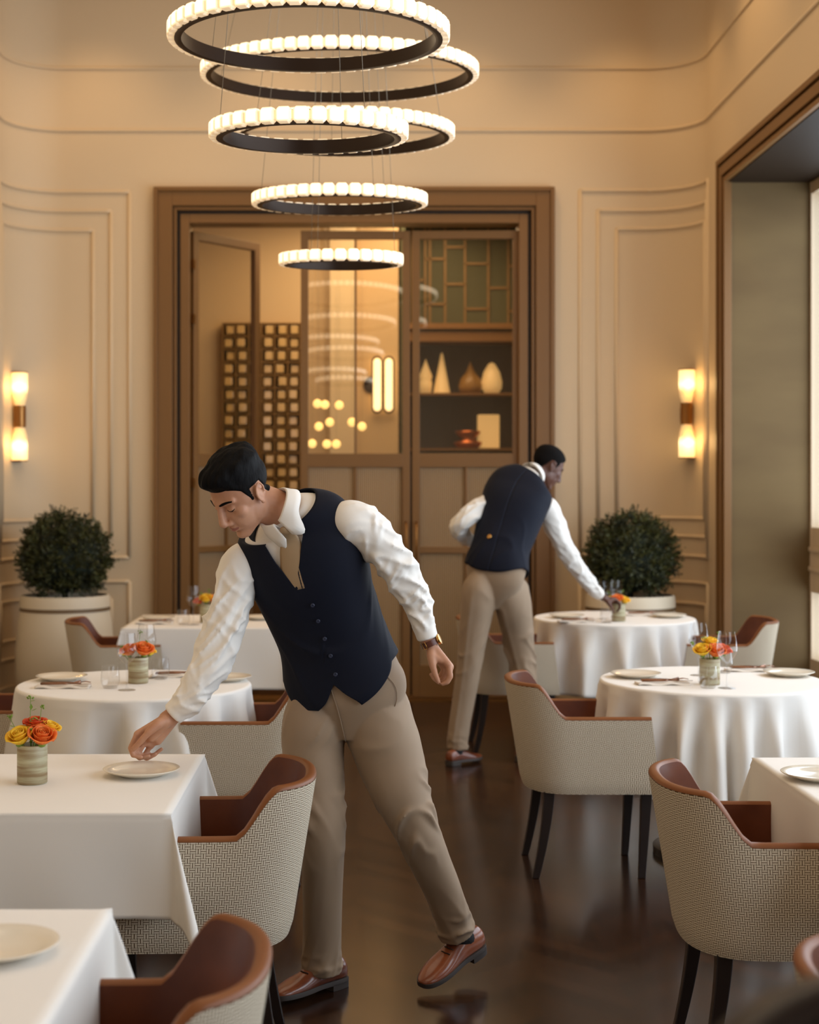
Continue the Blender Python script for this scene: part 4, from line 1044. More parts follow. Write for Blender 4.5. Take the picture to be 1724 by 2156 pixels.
def hand_prims(mb, J, w=1.0):
    """J: wrist, mcp[4], fingers[4] = (pip,dip,tip), thumb = (cmc,mcp,ip,tip) in world space"""
    wr = J['wrist']; rp = [0.0088*w, 0.0090*w, 0.0085*w, 0.0075*w]
    for k in range(4):
        a = wr.lerp(J['mcp'][k], 0.12); b = J['mcp'][k]; mb.cap(a, b, 0.0165*w, 0.0118*w)
        pip, dip, tip = J['f'][k]; r = rp[k]
        mb.cap(b, pip, r*1.12, r*1.02); mb.cap(pip, dip, r*1.02, r*0.92); mb.cap(dip, tip, r*0.92, r*0.80)
    for k in range(3): mb.cap(J['mcp'][k], J['mcp'][k+1], 0.0105*w, 0.0105*w); mb.cap(wr.lerp(J['mcp'][k], 0.5), wr.lerp(J['mcp'][k+1], 0.5), 0.0135*w, 0.0135*w)
    c, m, i, t = J['th']
    mb.cap(wr.lerp(c, 0.3), c, 0.016*w, 0.0145*w); mb.cap(c, m, 0.0150*w, 0.0115*w); mb.cap(c, J['mcp'][0].lerp(c, 0.45), 0.013*w, 0.011*w); mb.cap(m, i, 0.0108*w, 0.0098*w); mb.cap(i, t, 0.0098*w, 0.0082*w)
def shoe(parent, toe, heel, up, label_side, sole_flat=True):
    """toe, heel: points on the sole; builds upper, sole, laces"""
    y = (toe-heel); Ln = y.length; y.normalize(); up = (up-y*up.dot(y)).normalized(); x = y.cross(up)
    M = Matrix((x, y, up)).transposed().to_4x4(); M.translation = heel
    k = Ln/0.30
    secs = [(-0.002, 0.026, 0.030, 0.068, 0), (0.006, 0.034, 0.018, 0.082, 0), (0.03, 0.0385, 0.016, 0.090, 0), (0.06, 0.0385, 0.016, 0.094, 0), (0.085, 0.0375, 0.015, 0.094, 0.001), (0.11, 0.037, 0.013, 0.088, 0.002), (0.14, 0.040, 0.012, 0.076, 0.003),
            (0.17, 0.045, 0.012, 0.063, 0.004), (0.20, 0.048, 0.012, 0.054, 0.004), (0.23, 0.046, 0.012, 0.047, 0.002), (0.26, 0.039, 0.013, 0.041, -0.001), (0.285, 0.027, 0.015, 0.034, -0.003), (0.297, 0.014, 0.018, 0.028, -0.003), (0.300, 0.003, 0.021, 0.025, -0.003)]
    def sec(q, n, half=False):
        yy, hw, zb, zt, sx = q; row = []
        for i in range(n):
            a = 2*PI*i/n; c, s_ = math.cos(a), math.sin(a); hz = (zt-zb)
            xx = hw*sp(c, 0.75)*(1-0.22*max(s_, 0)); zz = zb+hz*(0.35+0.65*sp(s_, 0.8)) if s_ > 0 else zb+hz*0.35*(1+sp(s_, 0.35))
            row.append(M @ (Vector((xx+sx, yy, zz))*k))
        return row
    ks = []
    for i in range(len(secs)-1):
        for t in (0, 0.33, 0.66): 
            g = lambda j: secs[min(max(j, 0), len(secs)-1)]
            ks.append(tuple(cr(g(i-1)[q], g(i)[q], g(i+1)[q], g(i+2)[q], t) for q in range(5)))
    ks.append(secs[-1])
    mb = MB(); mb.grid([sec(q, 40) for q in ks], closed_u=True); n0 = len(mb.v); mb.f.append(tuple(range(0, 40))[::-1]); mb.mi.append(0); mb.f.append(tuple(range(n0-40, n0))); mb.mi.append(0)
    o = obj('shoe', mb, shoe_m, parent)
    s = MB(); rows = []
    out = [(q[0], q[1]+0.004, q[4]) for q in ks]
    ring_ = [(-hw+sx, yy) for yy, hw, sx in out]+[(hw+sx, yy) for yy, hw, sx in out[::-1]]
    for (z, e) in ((0.006, 0.97), (0.006, 1.0), (0.019, 1.0), (0.021, 0.985)): rows.append([M @ (Vector((a*e, b, z+(0.0)))*k) for a, b in ring_])
    s.grid(rows, closed_u=True); m_ = len(ring_); s.f.append(tuple(range(m_))[::-1]); s.mi.append(0); o_ = len(s.v)-m_; s.f.append(tuple(range(o_, o_+m_))); s.mi.append(0)
    hb = []                                                # stacked heel
    for z in (-0.012, 0.008): hb.append([M @ (Vector((a, b, z))*k) for a, b in ring_ if b < 0.082])
    s.grid(hb, closed_u=True); nh = len(hb[0]); o2 = len(s.v)-2*nh; s.f.append(tuple(range(o2, o2+nh))[::-1]); s.mi.append(0); s.f.append(tuple(range(o2+nh, o2+2*nh))); s.mi.append(0)
    obj('sole', s, sole_m, o, smooth='auto')
    l = MB()
    def topz(yy, xx):
        q = min(ks, key=lambda e: abs(e[0]-yy)); best = q[3]
        for i in range(60):
            a = PI/2*i/59; c_, s_ = math.cos(a), math.sin(a)
            if q[1]*sp(c_, 0.75)*(1-0.22*s_) <= abs(xx): return q[2]+(q[3]-q[2])*(0.35+0.65*sp(s_, 0.8))
        return best
    for j in range(0):
        yy = 0.098+0.017*j; zz = (0.095, 0.089, 0.0825, 0.0755, 0.069)[j]; l.tube([M @ (Vector((-0.017, yy, zz-0.004))*k), M @ (Vector((0, yy+0.004, zz+0.001))*k), M @ (Vector((0.017, yy, zz-0.004))*k)], 0.0016, 6)
    for j in range(5):
        yy = 0.100+0.017*j; l.tube([M @ (Vector((x_, yy+0.004*(1-abs(x_)/0.018), topz(yy, x_)+0.0018))*k) for x_ in (-0.018, -0.012, -0.006, 0, 0.006, 0.012, 0.018)], 0.0017, 6)
    for sx in (-1, 1):
        pts = [M @ (Vector((sx*(0.004+0.026*math.sin(PI*q/8)), 0.100-0.018*math.sin(PI*q/8)*0.6, 0.104-0.004*q/8+0.008*math.sin(2*PI*q/8)))*k) for q in range(9)]; l.tube(pts, 0.0015, 6)
        l.tube([M @ (Vector((0, 0.10, 0.098))*k), M @ (Vector((sx*0.02, 0.09, 0.096))*k), M @ (Vector((sx*0.036, 0.086, 0.075))*k)], 0.0013, 6)
    obj('laces', l, lace_m, o)
    return M
def fold(v, u, f=7.0, skew=1.0, amp=0.005, seed=0.0):
    """sparse wandering creases: ridges where a stretched noise crosses zero"""
    n_ = noise.noise(Vector((v*f+skew*0.8*math.sin(u+seed)+seed*3.7, math.cos(u)*0.75, math.sin(u)*0.75+seed)))
    m_ = noise.noise(Vector((v*f*0.5+seed*2, math.cos(u)*1.2+5, math.sin(u)*1.2)))
    r = (1-min(1.0, abs(n_)*3.4))**1.6
    return amp*(r*1.7-0.35)*min(max(0.75+1.2*m_, 0.0), 1.3)

def person(S):
    K = S['torso']; tor = Loft([(P(a, b, d), S['side'], w, h) for (a, b, d, w, h) in K], 0.86, None); n = len(K)-1
    I = lambda x: x/n
    root = thing('person', S['label'], 'person', S['root'], 0, 'waiters')
    inv = Matrix.Translation(-Vector(S['root']))
    def add(name, m, mats, parent=None, **kw):
        if isinstance(m, MB): m.v = [tuple(Vector(p)-Vector(S['root'])) for p in m.v]
        else: m.transform(inv)
        return obj(name, m, mats, parent or root, **kw)
    M = head_frame(P(*S['head'][0]), *S['head'][1])
    # ---- the body: head, neck, hands and what the clothes hide, one surface
    mb = MB(); head_prims(mb, M, nose=S.get('nose', 1.0))
    nb = tor.par(I(n-0.3))[0]; hb_ = M @ Vector((0, -0.028, -0.045)); mb.cap(nb, hb_, 0.056, 0.054, 28); mb.cap(nb, M @ Vector((0, 0.0, -0.062)), 0.052, 0.040, 24); mb.cap(nb, tor.par(I(n-3.0))[0], 0.055, 0.09)
    mb.cap(tor.par(I(n-3.0))[0], tor.par(I(1.5))[0], 0.085, 0.09)
    for A in S['arms']:
        pts = [P(q[0], q[1], q[2]) for q in A['keys']]; mb.cap(tor.par(I(n-2.2))[0], pts[0], 0.04, 0.04)
        for a, b, r, r2 in zip(pts, pts[1:], [q[3]*0.6 for q in A['keys']], [q[3]*0.6 for q in A['keys'][1:]]): mb.cap(a, b, r, r2)
        h = A['hand']; J = {'wrist': P(*h['wrist']), 'mcp': [P(*q) for q in h['mcp']], 'f': [[P(*q) for q in fg] for fg in h['f']], 'th': [P(*q) for q in h['th']]}
        w = h.get('w', 1.0); mb.cap(pts[-1], J['wrist'], 0.0245*w, 0.0225*w, 20); hand_prims(mb, J, w)
        for e_ in h.get('extra', ()): mb.cap(P(*e_[0]), P(*e_[1]), e_[2], e_[3], 18)
    for Lg in S['legs']:
        pts = [P(q[0], q[1], q[2]) for q in Lg['keys']]; mb.cap(tor.par(I(1.0))[0], pts[0], 0.06, 0.055)
        for a, b in zip(pts, pts[1:]): mb.cap(a, b, 0.05 if a.z > 0.5 else 0.035, 0.035)
        t_, h_ = Vector(Lg['toe']), Vector(Lg['heel']); y_ = (t_-h_).normalized(); u_ = Vector(Lg['up']); u_ = (u_-y_*u_.dot(y_)).normalized(); Lg['ankle'] = h_+y_*0.066+u_*0.062; mb.cap(pts[-1], Lg['ankle'], 0.034, 0.030)
    body = remesh(mb, 'body', S['vox'], 7, 0.5); Lc = sculpt(body, M)
    lipv = (np.abs(Lc[:, 0]) < 0.023) & (Lc[:, 1] > 0.078) & (Lc[:, 2] < -0.0505+0.002) & (Lc[:, 2] > -0.073) & (np.abs(Lc[:, 2]+0.0615) < 0.0105-0.30*np.abs(Lc[:, 0]))
    bvh = BVHTree.FromPolygons([tuple(v.co) for v in body.vertices], [tuple(p.vertices) for p in body.polygons])
    body_w = body.copy()
    bo = add('body', body, [S['skin'], S['lip']], fix=False)
    ids = [1 if all(lipv[i] for i in p.vertices) else 0 for p in body.polygons]; body.polygons.foreach_set('material_index', ids)
    # ---- hair: the scalp pushed outwards above the hairline
    me = body_w; Li = Lc
    hl = S['hairline']; th = S['hairthick']; n_v = len(me.vertices)
    nrm = np.array([v.normal[:] for v in me.vertices]); A_ = np.array(M); out = {}; fs = []
    sel = np.where((Li[:, 2] > -0.075) & (np.abs(Li[:, 0]) < 0.095) & (np.abs(Li[:, 1]) < 0.13))[0]
    hv = {}; vs_, ws_ = [], []
    for i in sel:
        x, y, z = Li[i]
        out_ = (x/0.084)**2+((y+0.012)/0.108)**2+((z-0.035)/0.100)**2
        if abs(x) > 0.0765 and -0.034 < y < 0.012 and abs(z) < 0.036: w = 0
        else: w = sm(z-hl(abs(x), y), -0.007, 0.010)*((1-sm(out_, 0.90, 1.03)) if y < -0.02 else 1)
        if w <= 0: 
            q = None; d = -0.003
        else: d = th(x, y, z)*w-0.004*(1-w)
        rad = Vector((x, y+0.01, z-0.02)).normalized() if z > 0.0 else Vector((x, y+0.01, 0)).normalized()
        p = Vector((x, y, z))+rad*d+Vector(S['hairpush'](x, y, z))*w
        hv[int(i)] = len(vs_); vs_.append(M @ p); ws_.append(w)
    fcs = []
    for p in me.polygons:
        vv = p.vertices
        if all(i in hv for i in vv) and any(ws_[hv[i]] > 0 for i in vv): fcs.append(tuple(hv[i] for i in vv))
    hm = MB(); hm.v = [tuple(v) for v in vs_]; hm.f = fcs; hm.mi = [0]*len(fcs)
    ho = add('hair', hm, S['hairmat'], fix=False)
    # eyebrows and lashes sit on the skin
    def onskin(x, z, off):
        o = M @ Vector((x, 0.20, z)); d = (M.to_3x3() @ Vector((0, -1, 0))); hit = bvh.ray_cast(o, d)
        return (hit[0]-d*off) if hit[0] else M @ Vector((x, 0.08, z))
    eb = MB()
    for s in (1, -1):
        pts = []
        g1, g2 = [], []
        for k in range(13):
            t = k/12; x = s*(0.012+0.040*t); z = 0.0285+0.0075*math.sin(t*PI*0.62)-0.004*t; hh = 0.0054*(1-0.65*t)*(0.6+0.4*min(1, t*5))
            g1.append((x, z+hh)); g2.append((x, z-hh))
        eb.grid([[onskin(x, z, 0.0006) for x, z in g1], [onskin(x, (z+g2[i][1])/2, 0.0022) for i, (x, z) in enumerate(g1)], [onskin(x, z, 0.0006) for x, z in g2]])
    add('eyebrows', eb, hairm, fix=False)
    la = MB()
    for s in (1, -1):
        top_, lo = [], []
        for k in range(13):
            t = k/12; x = s*(0.0185+0.026*t); z = 0.0045-0.0035*math.sin(PI*t); top_.append(onskin(x, z+0.0012, 0.0006)); lo.append(onskin(x, z-0.0030*math.sin(PI*t)-0.0004, 0.0012))
        la.grid([top_, lo])
    add('eyelashes', la, hairm, fix=False)
    # ---- shirt
    mb = MB(); tor.solid(mb, I(1.6), 1.0, 60, 72, -0.008)
    for A in S['arms']:
        sv = limb(A['keys'], A['side'], 1.0, A.get('rf')); sv.solid(mb, 0, 1, 110, 56)
        a, b = P(*A['keys'][-1][:3]), P(*A['keys'][-2][:3]); d = (a-b).normalized(); r = A['keys'][-1][3]
        mb.tube([a-d*0.058, a-d*0.055, a-d*0.02, a+d*0.006, a+d*0.008], [r*1.0, r*1.20, r*1.13, r*1.08, r*0.95], 40)
    sh = remesh(mb, 'shirt', S['vox2'], 2, 0.5); so = add('shirt', sh, shirt_m, fix=False)
    # ---- collar
    c, sd, fr, up, w_, d_ = tor.frame(I(n-0.15)); ax = S['collar_ax'](up, (hb_-nb).normalized()); fr2 = (fr-ax*fr.dot(ax)).normalized(); sd2 = ax.cross(fr2)*-1
    sd2 = -(fr2.cross(ax))*-1
    if sd2.dot(sd) < 0: sd2 = -sd2
    cc = c+S['collar_off'](ax, fr2, sd2); g = []
    NU = 60
    for j, (rr, zz) in enumerate(((0.060, 0.012), (0.0615, 0.036), (0.0635, 0.042), (0.067, 0.038), (0.075, 0.018), (0.083, 0.002))):
        row = []
        for k in range(NU+1):
            a = math.radians(9)+(2*PI-2*math.radians(9))*k/NU; fa = min(a, 2*PI-a); pt = math.exp(-((fa-math.radians(27))/math.radians(17))**2)
            dn = [0, 0, 0, 0, 0.35, 1.0][j]; tip = pt*0.040*dn; r = rr+0.016*pt*dn
            fdrop = -0.016*math.exp(-(fa/0.7)**2)
            row.append(cc+fr2*(r*math.cos(a))+sd2*(r*0.98*math.sin(a))+ax*(zz-tip+fdrop))
        g.append(row)
    mb = MB(); mb.grid(g); co_ = add('collar', mb, shirt_m, so); m = co_.modifiers.new('s', 'SOLIDIFY'); m.thickness = 0.0022; m.offset = 0
    # ---- tie
    if S['tie']:
        mb = MB(); g = []
        p0 = cc+fr2*0.070+ax*(-0.002)
        for j in range(24):
            t = j/23; v = I(n-0.75-(2.35)*t); hw = (0.015 if t < 0.06 else 0.012+0.024*t); row = []
            for q in range(9):
                s_ = -1+2*q/8; u = hw*s_/0.15; p = tor.ev(v, u+S['tie_u'](t), -0.004+0.006*(1-s_*s_)+0.004)
                if t < 0.30: k_ = sm(t, 0.30, 0.0) if False else 1-sm(t, 0, 0.30); p = p.lerp(p0+sd2*(hw*s_)-ax*(0.16*t)+fr2*(0.004*(1-s_*s_)), k_)
                row.append(p)
            g.append(row)
        mb.grid(g); o = add('tie', mb, tie_m); m = o.modifiers.new('s', 'SOLIDIFY'); m.thickness = 0.003
        mb = MB(); mb.ell(p0+fr2*0.002-ax*0.008, (0.0145, 0.009, 0.017), 18, 12, Matrix((sd2, fr2, ax)).transposed()); add('tie_knot', mb, tie_m, o)
    # ---- vest
    g = []; NC, NR = 168, 70
    for i in range(NR+1):
        row = []
        for k in range(NC+1):
            u = -PI+2*PI*k/NC; a = S['hem'](u); b = S['neck'](u); v = I(a+(b-a)*i/NR)
            off = 0.007+0.004*math.exp(-((v*n-1.5)/0.8)**2)+S['vfold'](v*n, u)
            row.append(tor.ev(v, u, off))
        g.append(row)
    mb = MB(); mb.grid(g); vo = add('vest', mb, vest_m, fix=True); m = vo.modifiers.new('s', 'SOLIDIFY'); m.thickness = 0.004; m.offset = 0
    for q in S['buttons']:
        c_ = tor.ev(I(q[0]), math.radians(q[1]), 0.016); c0, sd_, fr_, up_, a_, b_ = tor.frame(I(q[0])); nrm_ = (c_-c0).normalized(); Rm = nrm_.to_track_quat('Z', 'Y').to_matrix()
        mb = MB(); mb.lathe([(0.001, 0.002), (0.0028, 0.0016), (0.0042, 0.003), (0.0062, 0.002), (0.0064, -0.001), (0.001, -0.001)], 18); mb.v = [tuple(c_+Rm @ (Vector(p)*q[2])) for p in mb.v]; add(q[3], mb, q[4], vo)
    # ---- trousers
    mb = MB(); tor2 = Loft(tor.k, 0.9, None); tor2.solid(mb, 0, I(2.6), 36, 72, -0.002)
    for Lg in S['legs']: limb(Lg['keys'], S['side'], 0.95, Lg['rf']).solid(mb, 0, 1, 150, 72)
    tr = remesh(mb, 'trousers', S['vox2'], 3, 0.5); to = add('trousers', tr, trouser_m, fix=False)
    for q in S['details'](tor, I): add(q[0], q[1], q[2], to)
    for Lg in S['legs']:
        toe, heel = Vector(Lg['toe']), Vector(Lg['heel']); sock = MB(); sock.cap(P(*Lg['keys'][-1][:3]), Vector(Lg['ankle']), 0.038, 0.034, 20); add('sock', sock, sock_m)
        r0 = Vector(S['root']); shoe(root, toe-r0, heel-r0, Vector(Lg['up']), '')
    return root, M, tor, add

def g2(x, s): return math.exp(-(x/s)**2)
def wrapu(u): return (u+PI) % (2*PI)-PI
# ---- the front waiter
def leg_rf(seed, crease=0.007, cu=0.0, knee=0.5, ka=0.006):
    def f_(v, u):
        r = crease*g2(wrapu(u-cu), 0.13)*sm(v, 0.10, 0.3)
        r += fold(v, u, 5.0, 1.4, 0.0040, seed)*(g2(v-0.12, 0.12)+0.5*g2(v-0.95, 0.08)+0.15)
        r += fold(v, u, 13.0, 1.6, ka, seed+3)*g2(v-knee, 0.12)+fold(v, u, 22.0, 0.8, 0.007, seed+1)*g2(v-0.95, 0.05)
        return r
    return f_
def arm_rf(seed, amp=0.0085, f1=8.0):
    return lambda v, u: fold(v, u, f1, 2.0, amp, seed)*sm(v, 0.10, 0.30)*(1-sm(v, 0.90, 0.97))+fold(v, u, f1*1.7, 1.4, amp*0.6, seed+2)*sm(v, 0.1, 0.3)*(1-sm(v, 0.88, 0.96))
yaw = math.radians(14); rl = math.radians(20)
side1 = Vector((math.cos(yaw)*math.cos(rl), -math.sin(yaw)*math.cos(rl), math.sin(rl)))
def vfold1(x, u):
    return 0.006*fold(x/8, u, 7, 2.2, 1.0, 1.3)*g2(x-3.0, 1.3)*(0.3+0.7*abs(math.cos(u)))
def neck_fn(vb, top_, w, back, cu=0.0, w2=None):
    wa, wb = w, (w2 or w)
    def f_(u):
        a = wrapu(u-cu); w = wa if a > 0 else wb; a = abs(a)
        tp = top_ if wrapu(u-cu) > 0 or w2 is None else 7.25
        if a < w: return vb+(tp-vb)*(a/w)**0.85
        return tp+(back-tp)*sm(a, w, PI*0.75)
    return f_
def hem1(u):
    a = abs(wrapu(u)); p = g2(a-math.radians(17), math.radians(12))
    return 2.15+0.15*sm(a, 0.5, 1.5)-0.30*sm(a, 1.8, 3.0)-1.05*max(0, 1-abs(a-math.radians(17))/math.radians(17 if a < math.radians(17) else 52))
def details1(tor, I):
    r = []
    mb = MB()                                             # slanted pocket edge at his left hip
    pts = [tor.ev(I(2.2-1.5*t), math.radians(52+14*t), 0.0005) for t in [k/10 for k in range(11)]]; mb.tube(pts, 0.0016, 6); r.append(('pocket_edge', mb, trouser_m))
    mb = MB(); pts = [tor.ev(I(2.2-2.2*t), math.radians(-3+2*t), 0.001) for t in [k/10 for k in range(11)]]; mb.tube(pts, 0.0018, 6); r.append(('fly_seam', mb, trouser_m))
    return r
def shoe_pt(px, py, D): return tuple(P(px, py, D))
S1 = dict(label='waiter in front in navy vest, white shirt and khaki tie, bending left over the plate', root=(0.0, 4.73, 0.0), side=side1, skin=skin1, lip=lip1, vox=0.0034, vox2=0.0048,
    torso=[(742, 1548, 4.745, .075, .085), (736, 1472, 4.74, .180, .128), (722, 1422, 4.73, .180, .128), (700, 1345, 4.71, .161, .118), (672, 1268, 4.68, .166, .122), (646, 1192, 4.64, .182, .128), (632, 1140, 4.61, .186, .115), (620, 1098, 4.585, .158, .086), (600, 1072, 4.555, .070, .066)],
    head=((509, 1040, 4.50), (math.radians(50), math.radians(39), math.radians(-3))),
    arms=[dict(side=Vector((0.9, -0.3, 0.3)), rf=arm_rf(0.7), keys=[(530, 1168, 4.62, .050), (508, 1192, 4.61, .064), (490, 1255, 4.59, .060), (470, 1325, 4.57, .061), (448, 1388, 4.55, .060), (420, 1440, 4.53, .052), (394, 1476, 4.52, .043), (367, 1501, 4.52, .033)],
             hand=dict(wrist=(352, 1512, 4.515), extra=[((372, 1502, 4.52), (352, 1515, 4.52), .0255, .027), ((360, 1516, 4.53), (331, 1558, 4.53), .0215, .0165), ((345, 1520, 4.50), (318, 1552, 4.505), .022, .016)], mcp=[(289, 1546, 4.475), (293, 1552, 4.495), (304, 1562, 4.515), (317, 1570, 4.532)],
                 f=[[(275, 1575, 4.468), (280, 1590, 4.468), (297, 1594, 4.472)], [(281, 1584, 4.49), (294, 1596, 4.492), (313, 1592, 4.494)], [(290, 1588, 4.510), (309, 1597, 4.513), (327, 1588, 4.515)], [(304, 1589, 4.527), (323, 1591, 4.53), (340, 1577, 4.532)]],
                 th=[(334, 1524, 4.475), (312, 1543, 4.455), (295, 1562, 4.450), (281, 1577, 4.450)])),
          dict(side=Vector((0.6, -0.5, 0.6)), rf=arm_rf(4.1), keys=[(712, 1106, 4.56, .050), (736, 1100, 4.55, .068), (770, 1117, 4.55, .062), (811, 1160, 4.565, .058), (843, 1202, 4.59, .053), (873, 1254, 4.615, .048), (887, 1300, 4.62, .038), (899, 1340, 4.62, .030)],
             hand=dict(wrist=(907, 1358, 4.62), mcp=[(944, 1400, 4.597), (948, 1404, 4.618), (944, 1407, 4.64), (936, 1408, 4.658)],
                 f=[[(948, 1424, 4.592), (942, 1436, 4.592), (932, 1440, 4.595)], [(944, 1429, 4.613), (935, 1438, 4.615), (924, 1437, 4.618)], [(934, 1428, 4.636), (924, 1436, 4.638), (914, 1430, 4.64)], [(926, 1424, 4.655), (914, 1430, 4.657), (907, 1420, 4.66)]],
                 th=[(908, 1380, 4.600), (911, 1402, 4.588), (916, 1420, 4.584), (922, 1435, 4.584)]))],
    legs=[dict(keys=[(672, 1470, 4.74, .085, .105), (662, 1520, 4.735, .098, .112), (659, 1580, 4.73, .094, .104), (668, 1660, 4.70, .082, .090), (679, 1750, 4.67, .070, .078), (679, 1870, 4.70, .062, .067), (678, 1980, 4.735, .060, .063), (677, 2044, 4.745, .063, .067)],
              rf=leg_rf(0.3, cu=-0.1), ankle=P(684, 2062, 4.74), toe=(-0.255, 4.60, 0.012), heel=(-0.052, 4.80, 0.012), up=(0, 0, 1)),
          dict(keys=[(778, 1460, 4.74, .098, .112), (800, 1530, 4.735, .108, .114), (822, 1600, 4.725, .104, .106), (846, 1672, 4.70, .088, .094), (878, 1750, 4.70, .070, .078), (908, 1820, 4.735, .062, .068), (938, 1890, 4.775, .057, .060), (963, 1966, 4.815, .056, .060)],
              rf=leg_rf(2.3, cu=-0.25, ka=0.010), ankle=P(978, 1985, 4.83), toe=tuple(P(886, 2082, 4.70)), heel=tuple(P(1008, 1992, 4.90)), up=(-0.25, -0.42, 0.86))],
    hairline=lambda x, y: (0.070-0.10*x if y > 0.062 else 0.064-(0.062-y)*0.9) if y > 0.035 else (0.040-(0.035-y)*2.6 if y > 0.020 else (-0.008 if y > 0.011 else (0.030 if y > -0.030 else (0.03-(-0.030-y)*2.6 if y > -0.06 else -0.052)))),
    hairthick=lambda x, y, z: 0.0025+0.026*sm(z, 0.055, 0.105)+0.010*sm(y, 0.03, 0.09)*sm(z, 0.05, 0.09)+(0.006*noise.noise(Vector((x*55, y*22, z*30)))+0.004*noise.noise(Vector((x*120, y*40, z*60))))*sm(z, 0.05, 0.09),
    hairpush=lambda x, y, z: (0, 0.016*sm(y, 0.02, 0.09)*sm(z, 0.05, 0.09), 0.010*sm(y, 0.02, 0.08)*sm(z, 0.04, 0.08)), hairmat=hairm,
    collar_ax=lambda up, nk: (up*0.55+nk*0.45).normalized(), collar_off=lambda ax, fr, sd: ax*0.012+fr*0.024, tie=True, tie_u=lambda t: math.radians(-2),
    hem=hem1, neck=neck_fn(4.80, 7.75, math.radians(17), 7.65, math.radians(-3), math.radians(30)), vfold=vfold1,
    buttons=[(4.42, 3, 1, 'button', button_m), (3.95, 3, 1, 'button', button_m), (3.42, 3, 1, 'button', button_m), (2.92, 3, 1, 'button', button_m), (2.42, 3, 1, 'button', button_m)], details=details1)
r1, M1, tor1, add1 = person(S1)
# wrist watch of the front waiter
a = P(899, 1340, 4.62); b = P(907, 1358, 4.62); d = (b-a).normalized(); q = d.to_track_quat('Z', 'Y').to_matrix(); c = a.lerp(b, 0.75)-Vector((0, 4.73, 0))
w = thing('wrist_watch', 'brown leather strap watch with gold case on the left wrist of the front waiter', 'watch', c+Vector((0, 4.73, 0)))
mb = MB(); rows = [[Vector((r*math.cos(2*PI*k/32), r*math.sin(2*PI*k/32), z)) for k in range(32)] for r, z in ((0.0262, -0.009), (0.0285, -0.009), (0.0285, 0.009), (0.0262, 0.009))]
mb.grid([[q @ p for p in r] for r in rows], closed_u=True, closed_v=True); obj('strap', mb, strap_m, w, smooth='auto')
dirx = (Vector((0.94, -0.2, 0.1))-d*Vector((0.94, -0.2, 0.1)).dot(d)).normalized(); q2 = dirx.to_track_quat('Z', 'Y').to_matrix()
mb = MB(); mb.lathe([(0.001, 0.026), (0.016, 0.026), (0.0175, 0.029), (0.0165, 0.034), (0.014, 0.035), (0.001, 0.035)], 32); mb.v = [tuple(q2 @ Vector(p)) for p in mb.v]; obj('watch_case', mb, gold_m, w, smooth='auto')
mb = MB(); p_ = (Vector((-0.7, -0.75, 0.1))); p_ = (p_-d*p_.dot(d)).normalized()*0.030; t_ = p_.cross(d).normalized(); mb.tube([p_+d*0.010+t_*0.006, p_+d*0.010-t_*0.006, p_-d*0.010-t_*0.006, p_-d*0.010+t_*0.006, p_+d*0.010+t_*0.006], 0.0013, 6); obj('buckle', mb, gold_m, w)

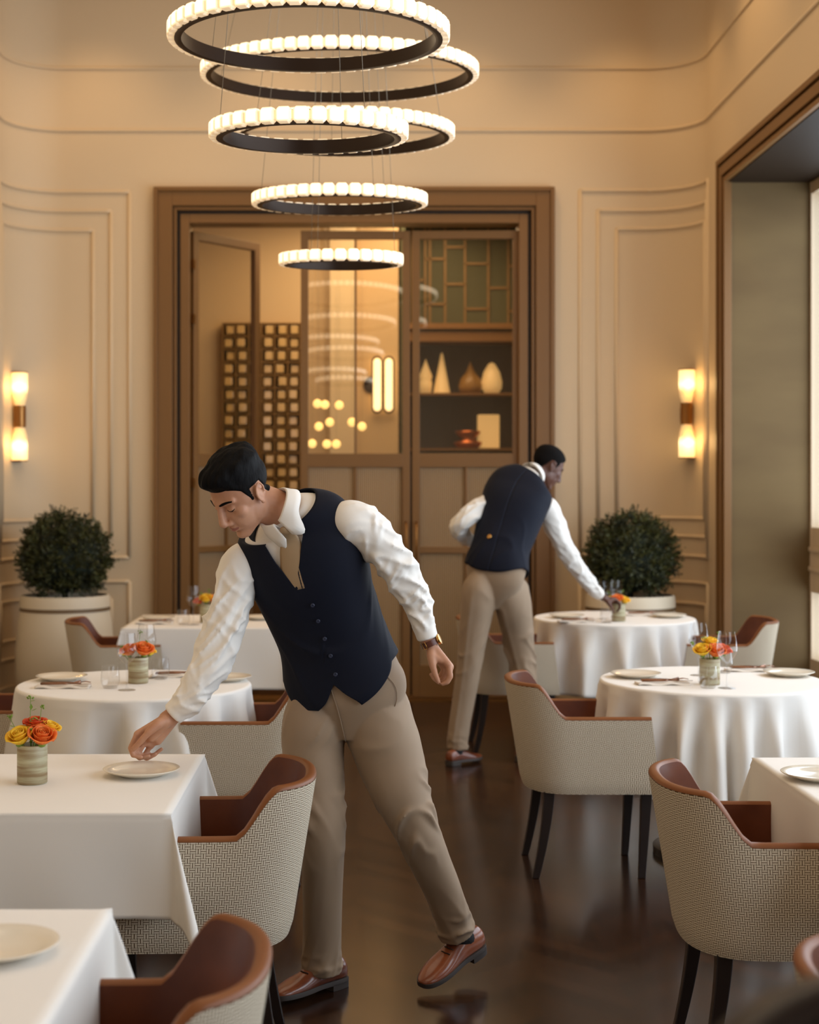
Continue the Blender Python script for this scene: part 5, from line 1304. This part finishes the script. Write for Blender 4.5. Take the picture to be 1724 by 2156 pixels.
# ---- the rear waiter, seen from behind
yaw2 = math.radians(28); rl2 = math.radians(22)
side2 = Vector((-math.cos(yaw2)*math.cos(rl2), math.sin(yaw2)*math.cos(rl2), math.sin(rl2)))
S2 = dict(label='waiter at the back in navy vest seen from behind, reaching right over a round table', root=(0.72, 8.56, 0.0), side=side2, skin=skin2, lip=lip2, vox=0.0048, vox2=0.0065, nose=1.15,
    torso=[(1040, 1280, 8.56, .05, .05), (1042, 1236, 8.545, .146, .096), (1045, 1196, 8.54, .172, .114), (1054, 1155, 8.58, .156, .116), (1066, 1115, 8.63, .166, .120), (1080, 1072, 8.68, .180, .126), (1090, 1042, 8.72, .190, .106), (1102, 1017, 8.75, .168, .078), (1120, 1000, 8.79, .068, .064)],
    head=((1152, 985, 8.87), (math.radians(-112), math.radians(30), math.radians(0))),
    arms=[dict(side=Vector((0.9, 0.2, 0.3)), rf=arm_rf(1.9, 0.008, 6), keys=[(1145, 1062, 8.80, .062), (1156, 1078, 8.82, .068), (1170, 1115, 8.86, .060), (1190, 1155, 8.92, .054), (1212, 1190, 8.98, .050), (1232, 1218, 9.05, .044), (1252, 1242, 9.11, .036), (1262, 1252, 9.14, .032)],
             hand=dict(w=0.95, wrist=(1271, 1259, 9.17), mcp=[(1296, 1262, 9.17), (1297, 1264, 9.20), (1295, 1268, 9.225), (1291, 1272, 9.245)],
                 f=[[(1305, 1270, 9.165), (1305, 1280, 9.165), (1301, 1286, 9.17)], [(1305, 1273, 9.20), (1303, 1283, 9.20), (1298, 1288, 9.20)], [(1302, 1277, 9.225), (1299, 1286, 9.225), (1293, 1289, 9.225)], [(1297, 1279, 9.245), (1293, 1287, 9.245), (1288, 1288, 9.245)]],
                 th=[(1280, 1268, 9.15), (1286, 1277, 9.145), (1290, 1284, 9.15), (1292, 1289, 9.16)])),
          dict(side=Vector((-0.8, 0.3, 0.5)), rf=arm_rf(3.3, 0.008, 6), keys=[(1062, 1046, 8.76, .030), (1042, 1050, 8.73, .046), (1014, 1067, 8.68, .056), (984, 1090, 8.62, .052), (966, 1108, 8.65, .049), (972, 1124, 8.72, .044), (990, 1138, 8.79, .036), (1004, 1146, 8.85, .030)],
             hand=dict(w=0.95, wrist=(1010, 1149, 8.88), mcp=[(1030, 1152, 8.94), (1030, 1156, 8.95), (1029, 1160, 8.95), (1027, 1164, 8.94)],
                 f=[[(1040, 1156, 8.97), (1045, 1160, 8.98), (1048, 1164, 8.98)], [(1040, 1160, 8.97), (1045, 1164, 8.98), (1047, 1168, 8.98)], [(1039, 1164, 8.97), (1043, 1168, 8.98), (1045, 1172, 8.98)], [(1036, 1168, 8.96), (1039, 1172, 8.97), (1041, 1175, 8.97)]],
                 th=[(1016, 1148, 8.92), (1024, 1146, 8.95), (1030, 1146, 8.97), (1035, 1148, 8.98)]))],
    legs=[dict(keys=[(1018, 1208, 8.53, .060, .08), (1012, 1235, 8.53, .092, .116), (1007, 1268, 8.53, .092, .110), (1000, 1310, 8.54, .084, .094), (992, 1365, 8.55, .074, .082), (984, 1425, 8.56, .066, .072), (975, 1480, 8.57, .062, .066), (966, 1535, 8.57, .059, .062), (963, 1577, 8.57, .058, .062)],
              rf=leg_rf(1.3, cu=0.0), ankle=P(964, 1588, 8.56), toe=(0.70, 8.66, 0.012), heel=(0.505, 8.50, 0.012), up=(0, 0, 1)),
          dict(keys=[(1070, 1212, 8.56, .060, .08), (1072, 1238, 8.57, .094, .118), (1080, 1272, 8.60, .097, .112), (1088, 1320, 8.66, .090, .098), (1098, 1380, 8.70, .076, .084), (1104, 1430, 8.70, .068, .074), (1106, 1480, 8.68, .062, .066), (1107, 1535, 8.68, .059, .062), (1107, 1570, 8.68, .058, .062)],
              rf=leg_rf(5.3, cu=0.0, ka=0.012), ankle=P(1107, 1580, 8.67), toe=(1.12, 8.80, 0.012), heel=(0.91, 8.62, 0.012), up=(0, 0, 1))],
    hairline=lambda x, y: (0.072 if y > 0.05 else 0.060-(0.05-y)*0.6) if y > 0.030 else (0.030-(0.030-y)*2.0 if y > 0.018 else (0.0 if y > 0.010 else (0.032 if y > -0.030 else (0.03-(-0.030-y)*2.4 if y > -0.06 else -0.045)))),
    hairthick=lambda x, y, z: 0.003+0.011*sm(z, 0.03, 0.10), hairpush=lambda x, y, z: (0, 0, 0), hairmat=crop_m,
    collar_ax=lambda up, nk: (up*0.6+nk*0.4).normalized(), collar_off=lambda ax, fr, sd: ax*0.004+fr*0.004, tie=False, tie_u=lambda t: 0,
    hem=lambda u: 2.05-0.25*sm(abs(wrapu(u)), 1.8, 3.0)-0.5*g2(abs(wrapu(u))-0.9, 0.35), neck=neck_fn(4.62, 7.1, math.radians(40), 7.5), vfold=vfold1,
    buttons=[(3.05, 168, 2.2, 'vest_buckle', gold_m)], details=lambda tor, I: [])
r2, M2, tor2_, add2 = person(S2)
